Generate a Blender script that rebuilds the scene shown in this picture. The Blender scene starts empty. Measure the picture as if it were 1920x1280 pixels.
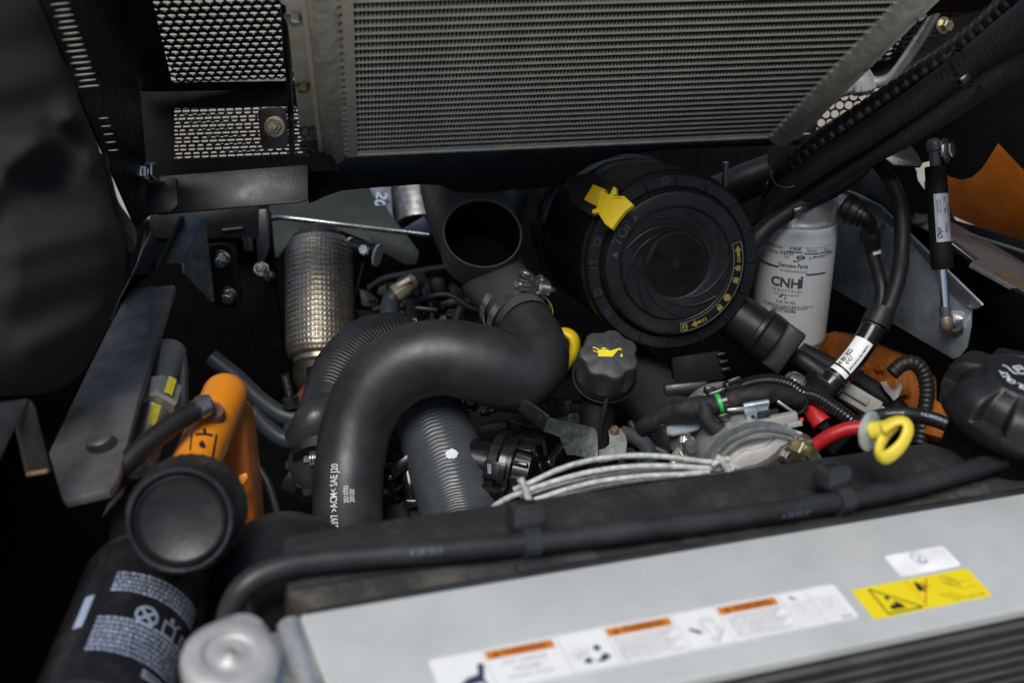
import bpy, bmesh, math, random
from mathutils import Vector, Matrix
from math import sin, cos, pi, radians, sqrt, atan2, floor
random.seed(11)
V = Vector
scene = bpy.context.scene
COL = scene.collection

# ------------------------------------------------------------------ camera
F = 2318.0                                    # focal length in pixels of a 1920 wide picture
CAM = V((0, 0, 1.7))
_mx = V((.927, .085, .366)).normalized()      # machine axes seen from the camera: right, up, forward
_mz = V((.132, .838, -.53)); _mz = (_mz - _mz.dot(_mx)*_mx).normalized()
_a = V((_mz.x, _mz.y, -_mz.z)); _b = V((_mx.x, _mx.y, -_mx.z))
_my = _a.cross(_b); _my = V((_my.x, _my.y, -_my.z))
CR, CU, CF = V((_mx.x, _my.x, _mz.x)), V((_mx.y, _my.y, _mz.y)), V((_mx.z, _my.z, _mz.z))
cd = bpy.data.cameras.new('camera'); cam = bpy.data.objects.new('camera', cd); COL.objects.link(cam)
m = Matrix((CR, CU, -CF)).transposed().to_4x4(); m.translation = CAM
cam.matrix_world = m
cd.sensor_width = 36; cd.lens = 36*F/1920; cd.clip_start = .01; cd.clip_end = 400
cd.dof.use_dof = True; cd.dof.focus_distance = 1.36; cd.dof.aperture_fstop = 4.4; cd.dof.aperture_blades = 9
scene.camera = cam

# ------------------------------------------------------------------ light
SUN_ELEV, SUN_AZ = radians(61), radians(230)  # azimuth measured from +Y clockwise: behind and left of the camera
w = bpy.data.worlds.new('World'); scene.world = w; w.use_nodes = True
nt = w.node_tree; bg = nt.nodes['Background']
sky = nt.nodes.new('ShaderNodeTexSky'); sky.sky_type = 'NISHITA'; sky.sun_disc = False
sky.sun_elevation = SUN_ELEV; sky.sun_rotation = SUN_AZ
sky.air_density = 1.0; sky.dust_density = 2.8; sky.ozone_density = 1.0
nt.links.new(sky.outputs[0], bg.inputs[0]); bg.inputs[1].default_value = .062
sd = bpy.data.lights.new('sun', 'SUN'); sd.energy = 2.3; sd.angle = radians(30); sd.color = (1, .97, .93)
sun = bpy.data.objects.new('sun', sd); COL.objects.link(sun)
sdir = V((sin(SUN_AZ)*cos(SUN_ELEV), cos(SUN_AZ)*cos(SUN_ELEV), sin(SUN_ELEV)))
sun.rotation_euler = sdir.to_track_quat('Z', 'Y').to_euler(); sun.location = (0, 0, 5)
scene.view_settings.view_transform = 'Standard'; scene.view_settings.look = 'None'
scene.view_settings.gamma = 1; scene.view_settings.exposure = .27
scene.render.engine = 'CYCLES'

# ------------------------------------------------------------------ survey: where a point of the photograph stands
def ray(x, y): return CR*((x-960)/F) + CU*((640-y)/F) + CF
def at(x, y, d): return CAM + ray(x, y)*d                       # at distance d from the camera plane
def onz(x, y, z):
    r = ray(x, y); return CAM + r*((z-CAM.z)/r.z)               # on a level at height z
def cv(a, b, c): return CR*a + CU*b + CF*c
def px(n, d): return n*d/F
class Pl:                                                       # a plane in the world through three surveyed points
    def __init__(s, p, q, r):
        s.o = p; s.n = (q-p).cross(r-p).normalized()
        if s.n.dot(CAM-p) < 0: s.n = -s.n
    def __call__(s, x, y, off=0):
        r = ray(x, y); o = s.o + s.n*off
        return CAM + r*((o-CAM).dot(s.n)/r.dot(s.n))
def facing(d, x=960, y=640): return Pl(at(x, y, d), at(x+100, y, d), at(x, y+100, d))
def tocam(p): return (CAM-p).normalized()

# ------------------------------------------------------------------ materials
MATS = {}
def mat(name, col, rough=.5, metal=0., var=.15, vs=25., bump=.1, bs=250., dust=0., dcol=(.3, .28, .25), ds=60., speck=0., scol=(.5, .5, .5),
        ss=700., spec=.5, coat=0., aniso=None, rvar=.12, weave=None, rust=0., emit=None):
    if name in MATS: return MATS[name]
    mt = bpy.data.materials.new(name); mt.use_nodes = True; nt = mt.node_tree; N = nt.nodes; L = nt.links
    b = N['Principled BSDF']; tc = N.new('ShaderNodeTexCoord')
    def noise(s, det=4, ro=.6):
        n = N.new('ShaderNodeTexNoise'); n.inputs['Scale'].default_value = s; n.inputs['Detail'].default_value = det
        n.inputs['Roughness'].default_value = ro; L.new(tc.outputs['Object'], n.inputs['Vector']); return n.outputs['Fac']
    def ramp(src, a, c, va=0., vb=1.):
        r = N.new('ShaderNodeMapRange'); r.clamp = True
        r.inputs[1].default_value = a; r.inputs[2].default_value = c; r.inputs[3].default_value = va; r.inputs[4].default_value = vb
        L.new(src, r.inputs[0]); return r.outputs[0]
    def mix(fac, c1, c2):
        x = N.new('ShaderNodeMix'); x.data_type = 'RGBA'
        if isinstance(fac, float): x.inputs[0].default_value = fac
        else: L.new(fac, x.inputs[0])
        for i, c in ((6, c1), (7, c2)):
            if isinstance(c, tuple): x.inputs[i].default_value = (*c, 1)
            else: L.new(c, x.inputs[i])
        return x.outputs[2]
    lo = tuple(c*(1-var) for c in col); hi = tuple(min(1, c*(1+var)) for c in col)
    n1 = noise(vs)
    c = mix(ramp(n1, .35, .65), lo, hi)
    r_out = ramp(noise(vs*1.7, 6), .3, .7, max(.02, rough-rvar), min(1, rough+rvar))
    if rust > 0:
        c = mix(ramp(noise(vs*.8, 8), .62-.2*rust, .72-.1*rust), c, (.16, .07, .025))
    if dust > 0:
        f = ramp(noise(ds, 8, .7), .50, .85, 0, dust); c = mix(f, c, dcol)
    if speck > 0:
        f = ramp(noise(ss, 2, .5), .76-.14*speck, .82-.12*speck, 0, min(1, .35+speck*.5)); c = mix(f, c, scol)
    L.new(c, b.inputs['Base Color']); L.new(r_out, b.inputs['Roughness'])
    b.inputs['Metallic'].default_value = metal; b.inputs['Specular IOR Level'].default_value = spec
    b.inputs['Coat Weight'].default_value = coat; b.inputs['Coat Roughness'].default_value = .08
    h = noise(bs, 3)
    if weave:
        w1 = N.new('ShaderNodeTexWave'); w1.inputs['Scale'].default_value = weave; w1.bands_direction = 'X'; L.new(tc.outputs['Object'], w1.inputs['Vector'])
        w2 = N.new('ShaderNodeTexWave'); w2.inputs['Scale'].default_value = weave; w2.bands_direction = 'Z'; L.new(tc.outputs['Object'], w2.inputs['Vector'])
        mm = N.new('ShaderNodeMath'); mm.operation = 'MULTIPLY'; L.new(w1.outputs['Fac'], mm.inputs[0]); L.new(w2.outputs['Fac'], mm.inputs[1]); h = mm.outputs[0]
    bp = N.new('ShaderNodeBump'); bp.inputs['Strength'].default_value = bump; bp.inputs['Distance'].default_value = .002
    L.new(h, bp.inputs['Height']); L.new(bp.outputs[0], b.inputs['Normal'])
    MATS[name] = mt; return mt
DUST = (.20, .19, .175)
m_black   = mat('black_paint', (.006, .006, .007), .38, spec=.3, dust=.05, dcol=DUST, speck=.05, scol=(.3,.3,.3), ss=900, bump=.05)
m_gloss   = mat('gloss_black_paint', (.016, .017, .020), .36, spec=.8, bump=.12, bs=420, dust=.25, dcol=(.08,.085,.095), ds=60, speck=.3, scol=(.4,.41,.43), ss=300, rvar=.1)
m_matt    = mat('matt_black_paint', (.005, .005, .005), .65, spec=.16, dust=.04, dcol=DUST, bump=.08)
m_rubber  = mat('black_rubber', (.022, .023, .025), .44, var=.3, dust=.22, dcol=(.085,.086,.088), ds=26, speck=.2, scol=(.13,.13,.135), ss=330, bump=.09, bs=420, rvar=.08)
m_rubber2 = mat('dark_rubber', (.009, .009, .010), .52, spec=.4, dust=.10, dcol=(.06,.058,.055), ds=50, bump=.1, bs=400)
m_ribrub  = mat('ribbed_grey_rubber', (.050, .058, .067), .36, dust=.15, dcol=(.12,.13,.14), ds=60, bump=.05)
m_plastic = mat('black_plastic', (.007, .0072, .008), .40, spec=.4, dust=.08, dcol=(.06,.058,.055), ds=45, bump=.08, bs=600, rvar=.07)
m_duct    = mat('grey_black_plastic_duct', (.052, .055, .058), .5, dust=.18, dcol=(.10,.10,.098), ds=30, bump=.10, bs=450)
m_glossp  = mat('shiny_black_plastic', (.009, .009, .010), .2, dust=.06, bump=.03)
m_cap     = mat('cap_plastic', (.032, .035, .039), .5, dust=.35, dcol=(.12,.125,.13), ds=55, speck=.1, scol=(.22,.22,.22), bump=.15, bs=900)
m_foam    = mat('dusty_black_foam', (.019, .019, .0195), .7, spec=.35, dust=.5, dcol=(.105,.102,.095), ds=34, speck=.3, scol=(.26,.25,.23), ss=300, bump=.45, bs=260)
m_dirt    = mat('dirty_channel', (.03, .028, .025), .8, dust=.9, dcol=(.19,.178,.155), ds=24, speck=.15, scol=(.4,.36,.3), ss=300, bump=.25)
m_alu     = mat('aluminium', (.60, .625, .615), .36, metal=.25, var=.07, vs=11, bump=.03, bs=120, dust=.4, dcol=(.36,.37,.36), ds=9, speck=.03, scol=(.25,.24,.22), ss=120, rvar=.12)
m_alucast = mat('cast_aluminium', (.66, .67, .66), .34, metal=.7, var=.18, vs=45, bump=.15, bs=300, speck=.2, scol=(.85,.85,.83), ss=420, dust=.18, dcol=(.2,.19,.17), ds=50)
m_cond    = mat('condenser_aluminium', (.95, .87, .73), .5, metal=.1, var=.10, vs=30, bump=.1, dust=.25, dcol=(.25,.235,.2), ds=40)
m_core    = mat('dull_core_metal', (.10, .10, .097), .5, metal=.3, var=.2, vs=20, dust=.3, dcol=(.1,.09,.07), ds=25)
m_cfin    = mat('dark_core_fins', (.10, .10, .096), .5, metal=.3, var=.2, vs=20)
m_fin     = mat('fin_aluminium', (.115, .105, .09), .5, metal=.3, var=.2, vs=20, bump=.05, dust=.3, dcol=(.12,.11,.09), ds=25)
m_head    = mat('header_aluminium', (.84, .79, .69), .5, metal=.2, var=.22, vs=70, bump=.12, bs=300, speck=.5, scol=(.9,.9,.86), ss=300)
m_zinc    = mat('zinc_plate', (.36, .42, .46), .28, metal=.55, var=.18, vs=35, bump=.06, dust=.2, dcol=(.25,.26,.26), ds=40, speck=.3, scol=(.75,.78,.8), ss=420)
m_galvl   = mat('galvanised_channel_zinc', (.12, .145, .148), .42, metal=.5, var=.3, vs=60, bump=.1)
m_galv    = mat('galvanised_steel', (.036, .044, .043), .45, metal=.5, var=.4, vs=90, bump=.2, bs=300, speck=.5, scol=(.27,.30,.30), ss=300)
m_galvg   = mat('green_grey_plate', (.026, .033, .031), .6, spec=.3, metal=.1, var=.15, vs=20, bump=.05)
m_steel   = mat('bare_steel', (.42, .41, .40), .33, metal=.9, var=.2, vs=60, bump=.12, rvar=.12)
m_bar     = mat('grey_steel_bar', (.115, .118, .122), .42, metal=.45, var=.25, vs=24, bump=.1, dust=.45, dcol=(.24,.24,.23), ds=34, speck=.15, scol=(.35,.35,.34), ss=260)
m_bolt    = mat('zinc_bolt', (.58, .59, .58), .26, metal=.95, var=.08, vs=90, bump=.012, bs=300, rvar=.06)
m_brass   = mat('yellow_passivated_bolt', (.40, .36, .23), .36, metal=.85, var=.25, vs=120, bump=.08)
m_chrome  = mat('chrome', (.75, .76, .78), .08, metal=1, var=.03, rvar=.03, bump=.0)
m_rust    = mat('rusty_steel', (.20, .16, .12), .55, metal=.5, var=.3, vs=150, rust=.7, bump=.25)
m_bell    = mat('braided_steel', (.50, .455, .37), .42, metal=.85, var=.2, vs=60, bump=.05, bs=900)
m_manif   = mat('dark_manifold', (.10, .085, .075), .5, metal=.6, var=.3, vs=40, bump=.2)
m_tan     = mat('heat_tinted_pipe', (.50, .40, .24), .4, metal=.6, var=.2, vs=30)
m_redrust = mat('red_brown_casting', (.22, .045, .03), .7, var=.3, vs=60, bump=.4)
m_orange  = mat('orange_paint', (.70, .235, .012), .36, var=.06, vs=14, bump=.03, dust=.08, dcol=(.3,.2,.1), coat=.2)
m_oranged = mat('deep_orange_paint', (.46, .125, .008), .45, var=.2, vs=20, dust=.3, dcol=(.10,.06,.03), bump=.15)
m_orangec = mat('grimy_orange_casting', (.30, .085, .007), .55, var=.35, vs=45, dust=.6, dcol=(.05,.035,.02), ds=35, bump=.35, bs=200)
m_yellow  = mat('yellow_plastic', (.72, .52, .012), .42, var=.05, bump=.03)
m_yellow2 = mat('pale_yellow_plastic', (.74, .60, .05), .38, var=.04, bump=.02)
m_red     = mat('red_rubber', (.42, .012, .018), .42, var=.15, vs=60, bump=.06)
m_green   = mat('green_plastic', (.03, .42, .05), .4, var=.05)
m_white   = mat('white_enamel', (.52, .54, .54), .35, var=.03, vs=15, bump=.02, dust=.12, dcol=(.4,.4,.38), ds=25)
m_label   = mat('white_label', (.80, .82, .82), .45, var=.02, bump=.01)
m_labely  = mat('yellow_label', (.82, .66, .01), .4, var=.02, bump=.01)
m_labels  = mat('silver_label', (.40, .43, .45), .35, metal=.4, var=.05, bump=.01)
m_labelo  = mat('orange_label', (.60, .19, .015), .45, var=.02, bump=.01)
m_ink     = mat('black_ink', (.012, .012, .014), .5, var=.02, bump=0.)
m_inkg    = mat('grey_ink', (.30, .31, .32), .5, var=.02, bump=0.)
m_inkn    = mat('navy_ink', (.03, .04, .09), .5, var=.02, bump=0.)
m_inkw    = mat('white_ink', (.62, .66, .68), .5, var=.05, bump=0.)
m_inkb    = mat('pale_blue_ink', (.30, .36, .46), .5, var=.1, bump=0.)
m_inkr    = mat('red_ink', (.6, .05, .03), .5, var=.02, bump=0.)
m_tie     = mat('tie_plastic', (.030, .032, .035), .26, spec=.7, bump=.05)
m_cable   = mat('speckled_grey_cable', (.46, .48, .47), .5, metal=.1, var=.3, vs=160, bump=.3, bs=700, speck=.4, scol=(.8,.82,.8), ss=380)
m_cloth   = mat('black_woven_cloth', (.010, .0106, .0112), .7, var=.12, vs=18, bump=.5, weave=330., rvar=.05)
m_web     = mat('black_webbing', (.008, .008, .009), .6, bump=.5, weave=420.)
m_connect = mat('grey_connector', (.30, .295, .28), .5, var=.06, bump=.04)
m_tape    = mat('black_cloth_tape', (.009, .009, .0095), .72, var=.3, vs=60, bump=.35, bs=140, dust=.15, dcol=(.09,.09,.09))
m_asph    = mat('grey_concrete', (.30, .285, .255), .9, var=.15, vs=3, bump=.3, bs=60)
m_ground  = mat('pale_concrete', (.34, .31, .26), .85, var=.1, vs=2, bump=.2, bs=40, dust=.3, dcol=(.4,.37,.32), ds=3)
m_cream   = mat('cream_tape', (.66, .60, .42), .55, var=.05)
m_brown   = mat('brown_grommet', (.16, .07, .05), .6, var=.1)
m_hose    = mat('blue_grey_hose', (.045, .055, .065), .5, dust=.2, dcol=(.1,.11,.12), bump=.08)
m_cylg    = mat('grey_painted_rod', (.10, .11, .12), .4, dust=.2, dcol=(.2,.2,.2), bump=.05)
m_stone   = mat('sparkly_grey_paint', (.12, .12, .12), .5, metal=.3, var=.3, vs=300, bump=.5, bs=420, speck=.4, scol=(.5,.5,.5), ss=420)

# ------------------------------------------------------------------ things and parts
BASE = {}
def thing(name, label, cat, base, group=None):
    o = bpy.data.objects.new(name, None); o.empty_display_size = .02; COL.objects.link(o); o.location = base
    o['label'] = label; o['category'] = cat
    if group: o['group'] = group
    BASE[o.name] = V(base); return o
def finish(bm, mt, name, base, smooth=True, ang=38):
    bmesh.ops.remove_doubles(bm, verts=bm.verts, dist=1e-6)
    bmesh.ops.recalc_face_normals(bm, faces=bm.faces)
    me = bpy.data.meshes.new(name); bmesh.ops.translate(bm, verts=bm.verts, vec=-base); bm.to_mesh(me); bm.free()
    me.materials.append(mt)
    if smooth:
        me.shade_smooth(); me.set_sharp_from_angle(angle=radians(ang))
    return me
def part(name, bm, mt, parent, label=None, kind=None, smooth=True, ang=38):
    base = BASE[parent.name]
    o = bpy.data.objects.new(name, finish(bm, mt, name, base, smooth, ang)); COL.objects.link(o); o.parent = parent
    BASE[o.name] = base
    if label: o['label'] = label
    if kind: o['kind'] = kind
    return o
def solo(name, bm, mt, base, label=None, cat=None, group=None, kind=None, smooth=True, ang=38):
    o = bpy.data.objects.new(name, finish(bm, mt, name, V(base), smooth, ang)); COL.objects.link(o); o.location = base
    BASE[o.name] = V(base)
    if label: o['label'] = label
    if cat: o['category'] = cat
    if group: o['group'] = group
    if kind: o['kind'] = kind
    return o
def B(): return bmesh.new()

# ------------------------------------------------------------------ shapes
def frame(n, up=V((0, 0, 1))):
    n = n.normalized(); e1 = up.cross(n)
    if e1.length < 1e-4: e1 = V((1, 0, 0)).cross(n)
    e1.normalize(); return e1, n.cross(e1)
def path(pts, r, step, raw=False):
    n = len(pts); rs = list(r) if isinstance(r, (list, tuple)) else [r]*n
    if raw: dense = list(zip(pts, rs))
    else:
        P = [pts[0]*2-pts[1]] + list(pts) + [pts[-1]*2-pts[-2]]; R = [rs[0]] + rs + [rs[-1]]; dense = []
        for i in range(1, n):
            for k in range(16):
                t = k/16; p0, p1, p2, p3 = P[i-1:i+3]
                q = .5*((2*p1)+(p2-p0)*t+(2*p0-5*p1+4*p2-p3)*t*t+(3*p1-p0-3*p2+p3)*t**3)
                dense.append((q, R[i]*(1-t)+R[i+1]*t))
        dense.append((pts[-1], rs[-1]))
    S = [0.]
    for i in range(1, len(dense)): S.append(S[-1]+(dense[i][0]-dense[i-1][0]).length)
    L = S[-1]; N = max(2, int(round(L/step))); out = []; j = 0
    for k in range(N+1):
        s = L*k/N
        while j < len(S)-2 and S[j+1] < s: j += 1
        t = (s-S[j])/max(1e-9, S[j+1]-S[j]); out.append((dense[j][0].lerp(dense[j+1][0], t), dense[j][1]*(1-t)+dense[j+1][1]*t, s))
    return out, L
def tube(bm, pts, r, n=20, step=.004, rf=None, caps=True, raw=False, flat=1., up=None):
    pr, L = path(pts, r, step, raw); N = len(pr); T = []
    for i in range(N): T.append((pr[min(N-1, i+1)][0]-pr[max(0, i-1)][0]).normalized())
    e1, e2 = frame(T[0], up or V((.3, .2, 1))); fr = []; rings = []
    for i in range(N):
        e1 = (e1-T[i]*e1.dot(T[i])).normalized(); e2 = T[i].cross(e1); p, rr, s = pr[i]
        fr.append((p, T[i], e1.copy(), e2.copy(), s, rr)); ring = []
        for k in range(n):
            th = 2*pi*k/n; q = rf(s, th, rr, L) if rf else rr
            ring.append(bm.verts.new(p+e1*(q*cos(th))+e2*(q*flat*sin(th))))
        rings.append(ring)
    for i in range(N-1):
        for k in range(n): bm.faces.new((rings[i][k], rings[i][(k+1) % n], rings[i+1][(k+1) % n], rings[i+1][k]))
    if caps: bm.faces.new(rings[0][::-1]); bm.faces.new(rings[-1])
    return fr
def ontube(fr, s0, toward, off=.0004):
    def near(s):
        i = min(range(len(fr)), key=lambda k: abs(fr[k][4]-s))
        if i >= len(fr)-1: i = len(fr)-2
        a, b = fr[i], fr[i+1]; t = (s-a[4])/(b[4]-a[4]); return [a[j].lerp(b[j], t) for j in range(4)]+[a[5]*(1-t)+b[5]*t]
    p, t, e1, e2, r = near(s0); th0 = atan2(toward.dot(e2), toward.dot(e1))
    def f(u, v):
        p, t, e1, e2, r = near(s0+u); th = th0-v/r; return p+(e1*cos(th)+e2*sin(th))*(r+off)
    return f
def lathe(bm, p, ax, prof, n=40, rf=None, up=None, capa=True, capb=True):
    ax = ax.normalized(); e1, e2 = frame(ax, up or V((0, 0, 1))); rings = []
    for h, r in prof:
        if r < 1e-6: rings.append([bm.verts.new(p+ax*h)]); continue
        ring = []
        for k in range(n):
            th = 2*pi*k/n; q = rf(th, h, r) if rf else r
            ring.append(bm.verts.new(p+ax*h+e1*(q*cos(th))+e2*(q*sin(th))))
        rings.append(ring)
    for a, b in zip(rings, rings[1:]):
        for k in range(n):
            k2 = (k+1) % n
            if len(a) == 1 and len(b) == 1: continue
            if len(a) == 1: bm.faces.new((a[0], b[k2], b[k]))
            elif len(b) == 1: bm.faces.new((a[k], a[k2], b[0]))
            else: bm.faces.new((a[k], a[k2], b[k2], b[k]))
    if capa and len(rings[0]) > 1: bm.faces.new(rings[0][::-1])
    if capb and len(rings[-1]) > 1: bm.faces.new(rings[-1])
    return e1, e2
def cyl(bm, a, b, r, r2=None, n=24, ch=.0):
    ax = b-a; L = ax.length; r2 = r if r2 is None else r2
    pr = [(0, r-ch), (ch, r), (L-ch, r2), (L, r2-ch)] if ch else [(0, r), (L, r2)]
    return lathe(bm, a, ax, pr, n)
def prism(bm, pts, vec, holes=()):
    vec = V(vec)
    if not holes:
        a = [bm.verts.new(p) for p in pts]; b = [bm.verts.new(p+vec) for p in pts]
        bm.faces.new(a); bm.faces.new(b[::-1])
        for i in range(len(a)):
            j = (i+1) % len(a); bm.faces.new((a[i], b[i], b[j], a[j]))
        return
    for off in (V((0, 0, 0)), vec):
        es = []
        for lp in [pts]+list(holes):
            vs = [bm.verts.new(p+off) for p in lp]
            for i in range(len(vs)): es.append(bm.edges.new((vs[i], vs[(i+1) % len(vs)])))
        bmesh.ops.triangle_fill(bm, use_beauty=True, use_dissolve=False, edges=es)
    for lp in [pts]+list(holes):
        for i in range(len(lp)):
            p, q = lp[i], lp[(i+1) % len(lp)]
            bm.faces.new([bm.verts.new(x) for x in (p, q, q+vec, p+vec)])
def bev(bm, wd, seg=2, ang=35):
    bmesh.ops.remove_doubles(bm, verts=bm.verts, dist=1e-6)
    bmesh.ops.recalc_face_normals(bm, faces=bm.faces)
    es = [e for e in bm.edges if len(e.link_faces) == 2 and e.calc_face_angle(0) > radians(ang)]
    bmesh.ops.bevel(bm, geom=es, offset=wd, segments=seg, profile=.5, affect='EDGES', clamp_overlap=True)
def box(bm, c, ex, ey, ez):                     # half extents as vectors
    vs = [bm.verts.new(c+ex*i+ey*j+ez*k) for i in (-1, 1) for j in (-1, 1) for k in (-1, 1)]
    for f in ((0, 1, 3, 2), (4, 6, 7, 5), (0, 4, 5, 1), (2, 3, 7, 6), (0, 2, 6, 4), (1, 5, 7, 3)): bm.faces.new([vs[i] for i in f])
def bbox(c, ex, ey, ez, b=.001):
    bm = B(); box(bm, c, ex, ey, ez); bev(bm, b); return bm
def roundpoly(pts, r, seg=4, which=None):       # rounds the corners of a planar outline
    out = []; n = len(pts)
    for i in range(n):
        if which is not None and i not in which: out.append(pts[i]); continue
        a, p, c = pts[i-1], pts[i], pts[(i+1) % n]; u, v = (a-p), (c-p); rr = min(r, u.length*.45, v.length*.45)
        s, e = p+u.normalized()*rr, p+v.normalized()*rr
        for k in range(seg+1):
            t = k/seg; out.append(s*(1-t)**2+p*2*t*(1-t)+e*t*t)
    return out
def plate(pl, outline, th, bevel=.0006, rnd=0, which=None, holes=(), back=True):
    pts = [pl(x, y) for x, y in outline]
    if rnd: pts = roundpoly(pts, rnd, which=which)
    hs = [[pl(x, y) for x, y in h] for h in holes]
    bm = B(); prism(bm, pts, -pl.n*th, hs)
    if bevel and not holes: bev(bm, bevel)
    return bm
def ell(cx, cy, rx, ry, n=12, rot=0): return [(cx+rx*cos(2*pi*k/n)*cos(rot)-ry*sin(2*pi*k/n)*sin(rot), cy+rx*cos(2*pi*k/n)*sin(rot)+ry*sin(2*pi*k/n)*cos(rot)) for k in range(n)]
def hexhead(bm, p, n, r, h, washer=1.35, stud=0, up=None):
    n = n.normalized(); z = 0
    if washer: lathe(bm, p, n, [(0, r*washer), (h*.22, r*washer), (h*.25, r*washer*.96)], 28); z = h*.25
    lathe(bm, p+n*z, n, [(0, r), (h*.85, r), (h, r*.86)], 6, up=up)
    if stud: tube(bm, [p+n*(z+h), p+n*(z+h+stud)], r*.52, 14, r*.1, rf=lambda s, th, q, L: q*(1-.07*(floor(s/(r*.2)) % 2)))
def bolt(parent, p, n, r, h, mt=None, name='bolt', washer=1.35, stud=0, up=None, label=None):
    bm = B(); hexhead(bm, p, n, r, h, washer, stud, up); return part(name, bm, mt or m_bolt, parent, label, ang=25)
TXT = {}
def glyphs(s, bold=0., spacing=1.):
    k = (s, bold, spacing)
    if k in TXT: return TXT[k]
    cu = bpy.data.curves.new('lettering', 'FONT'); cu.body = s; cu.size = 1; cu.align_x = 'CENTER'; cu.align_y = 'CENTER'
    cu.offset = bold; cu.space_character = spacing; cu.resolution_u = 2
    o = bpy.data.objects.new('lettering', cu); COL.objects.link(o)
    dg = bpy.context.evaluated_depsgraph_get(); me = bpy.data.meshes.new_from_object(o.evaluated_get(dg))
    out = ([(v.co.x, v.co.y) for v in me.vertices], [list(p.vertices) for p in me.polygons])
    bpy.data.objects.remove(o); bpy.data.curves.remove(cu); bpy.data.meshes.remove(me); TXT[k] = out; return out
def addtext(bm, s, size, f, cx=0, cy=0, sx=1., bold=.012, rot=0, spacing=1., shear=0):
    vs, fs = glyphs(s, bold, spacing); c, d = cos(rot), sin(rot); bv = []
    for x, y in vs:
        x, y = (x*sx+y*shear)*size, y*size; bv.append(bm.verts.new(f(cx+x*c-y*d, cy+x*d+y*c)))
    for q in fs:
        try: bm.faces.new([bv[i] for i in q])
        except ValueError: pass
def addpoly(bm, pts, f):
    try: bm.faces.new([bm.verts.new(f(x, y)) for x, y in pts])
    except ValueError: pass
def addrect(bm, x0, y0, x1, y1, f, nx=1, ny=1):
    g = [[bm.verts.new(f(x0+(x1-x0)*i/nx, y0+(y1-y0)*j/ny)) for j in range(ny+1)] for i in range(nx+1)]
    for i in range(nx):
        for j in range(ny): bm.faces.new((g[i][j], g[i+1][j], g[i+1][j+1], g[i][j+1]))
def addring(bm, cx, cy, r0, r1, f, n=24, a0=0, a1=2*pi, ey=1.):
    for k in range(n):
        t0, t1 = a0+(a1-a0)*k/n, a0+(a1-a0)*(k+1)/n
        addpoly(bm, [(cx+r*cos(t), cy+r*sin(t)*ey) for r, t in ((r0, t0), (r1, t0), (r1, t1), (r0, t1))], f)
def addblur(bm, x0, x1, y, h, f, seed, wmin=.3, wmax=1.2, gap=.35):    # a line of print too small to read
    rd = random.Random(seed); x = x0
    while x < x1:
        w = h*rd.uniform(wmin, wmax); k = rd.random()
        addrect(bm, x, y-h*(.3+.2*k), min(x1, x+w), y+h*(.3+.2*rd.random()), f); x += w+h*gap*rd.uniform(.5, 1.6)
def flatmap(o, ux, uy, off=0): 
    n = ux.cross(uy).normalized(); return lambda u, v: o+ux*u+uy*v+n*off
def cylmap(p, ax, r, toward, off=.0004, taper=0):       # u runs round the axis, v along it
    ax = ax.normalized(); e1 = (toward-ax*toward.dot(ax)).normalized(); e2 = ax.cross(e1)
    return lambda u, v: p+ax*v+(e1*cos(u/r)+e2*sin(u/r))*(r+off+taper*v)
def ptext(parent, bm, mt, name='lettering', label=None): return part(name, bm, mt, parent, label, smooth=False)

# ------------------------------------------------------------------ setting
bm = B(); prism(bm, [V((-40, -30, 0)), V((60, -30, 0)), V((60, 60, 0)), V((-40, 60, 0))], V((0, 0, -.2)))
solo('ground', bm, m_asph, (0, 0, 0), kind='structure')
bm = B(); prism(bm, [V((-40, 1.9, .004)), V((60, 1.9, .004)), V((60, 60, .004)), V((-40, 60, .004))], V((0, 0, -.003)))
solo('pavement', bm, m_ground, (0, 1.9, 0), kind='structure')

# engine bay tub of black sheet steel
t = thing('machine_frame', 'black sheet steel tub that walls in the whole engine bay', 'machine frame', V((.45, 1.0, .4)))
X0, X1, Y0, Y1, ZF = -.12, 1.12, .60, 1.70, .42
ex, ey, ez = V((1, 0, 0)), V((0, 1, 0)), V((0, 0, 1))
part('floor_pan', bbox(V(((X0+X1)/2, (Y0+Y1)/2, ZF)), ex*(X1-X0)*.5, ey*(Y1-Y0)*.5, ez*.005), m_matt, t)
bm = B(); prism(bm, [V((x, Y1, z)) for x, z in ((X0, ZF), (X1, ZF), (X1, 1.0), (.43, 1.0), (.43, .865), (.20, .865), (.20, .80), (X0, .80))], V((0, .01, 0))); part('firewall', bm, m_matt, t)
part('side_wall', bbox(V((X0, 1.1, .70)), ex*.005, ey*.6, ez*.28), m_matt, t)
part('side_wall', bbox(V((X1, 1.1, .72)), ex*.005, ey*.6, ez*.30), m_matt, t)

# ------------------------------------------------------------------ raised hood with the condenser under it
HA, HB = at(650, 290, 1.5), at(1444, 255, 1.567)
HX = (HB-HA).normalized(); HU = -cv(-.114, -.174, .978); HU = (HU-HX*HU.dot(HX)).normalized()
HN = HX.cross(HU)
if HN.dot(CAM-HA) < 0: HN = -HN
HW = (HB-HA).length
def H(u, v, w=0): return HA+HX*u+HU*v+HN*w
class HPl:
    def __init__(s, w): s.w = w; s.n = HN
    def __call__(s, x, y, off=0):
        r = ray(x, y); return CAM+r*((HA+HN*(s.w+off)-CAM).dot(HN)/r.dot(HN))
def huv(x, y, w=0): p = HPl(w)(x, y)-HA; return p.dot(HX), p.dot(HU)
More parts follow.
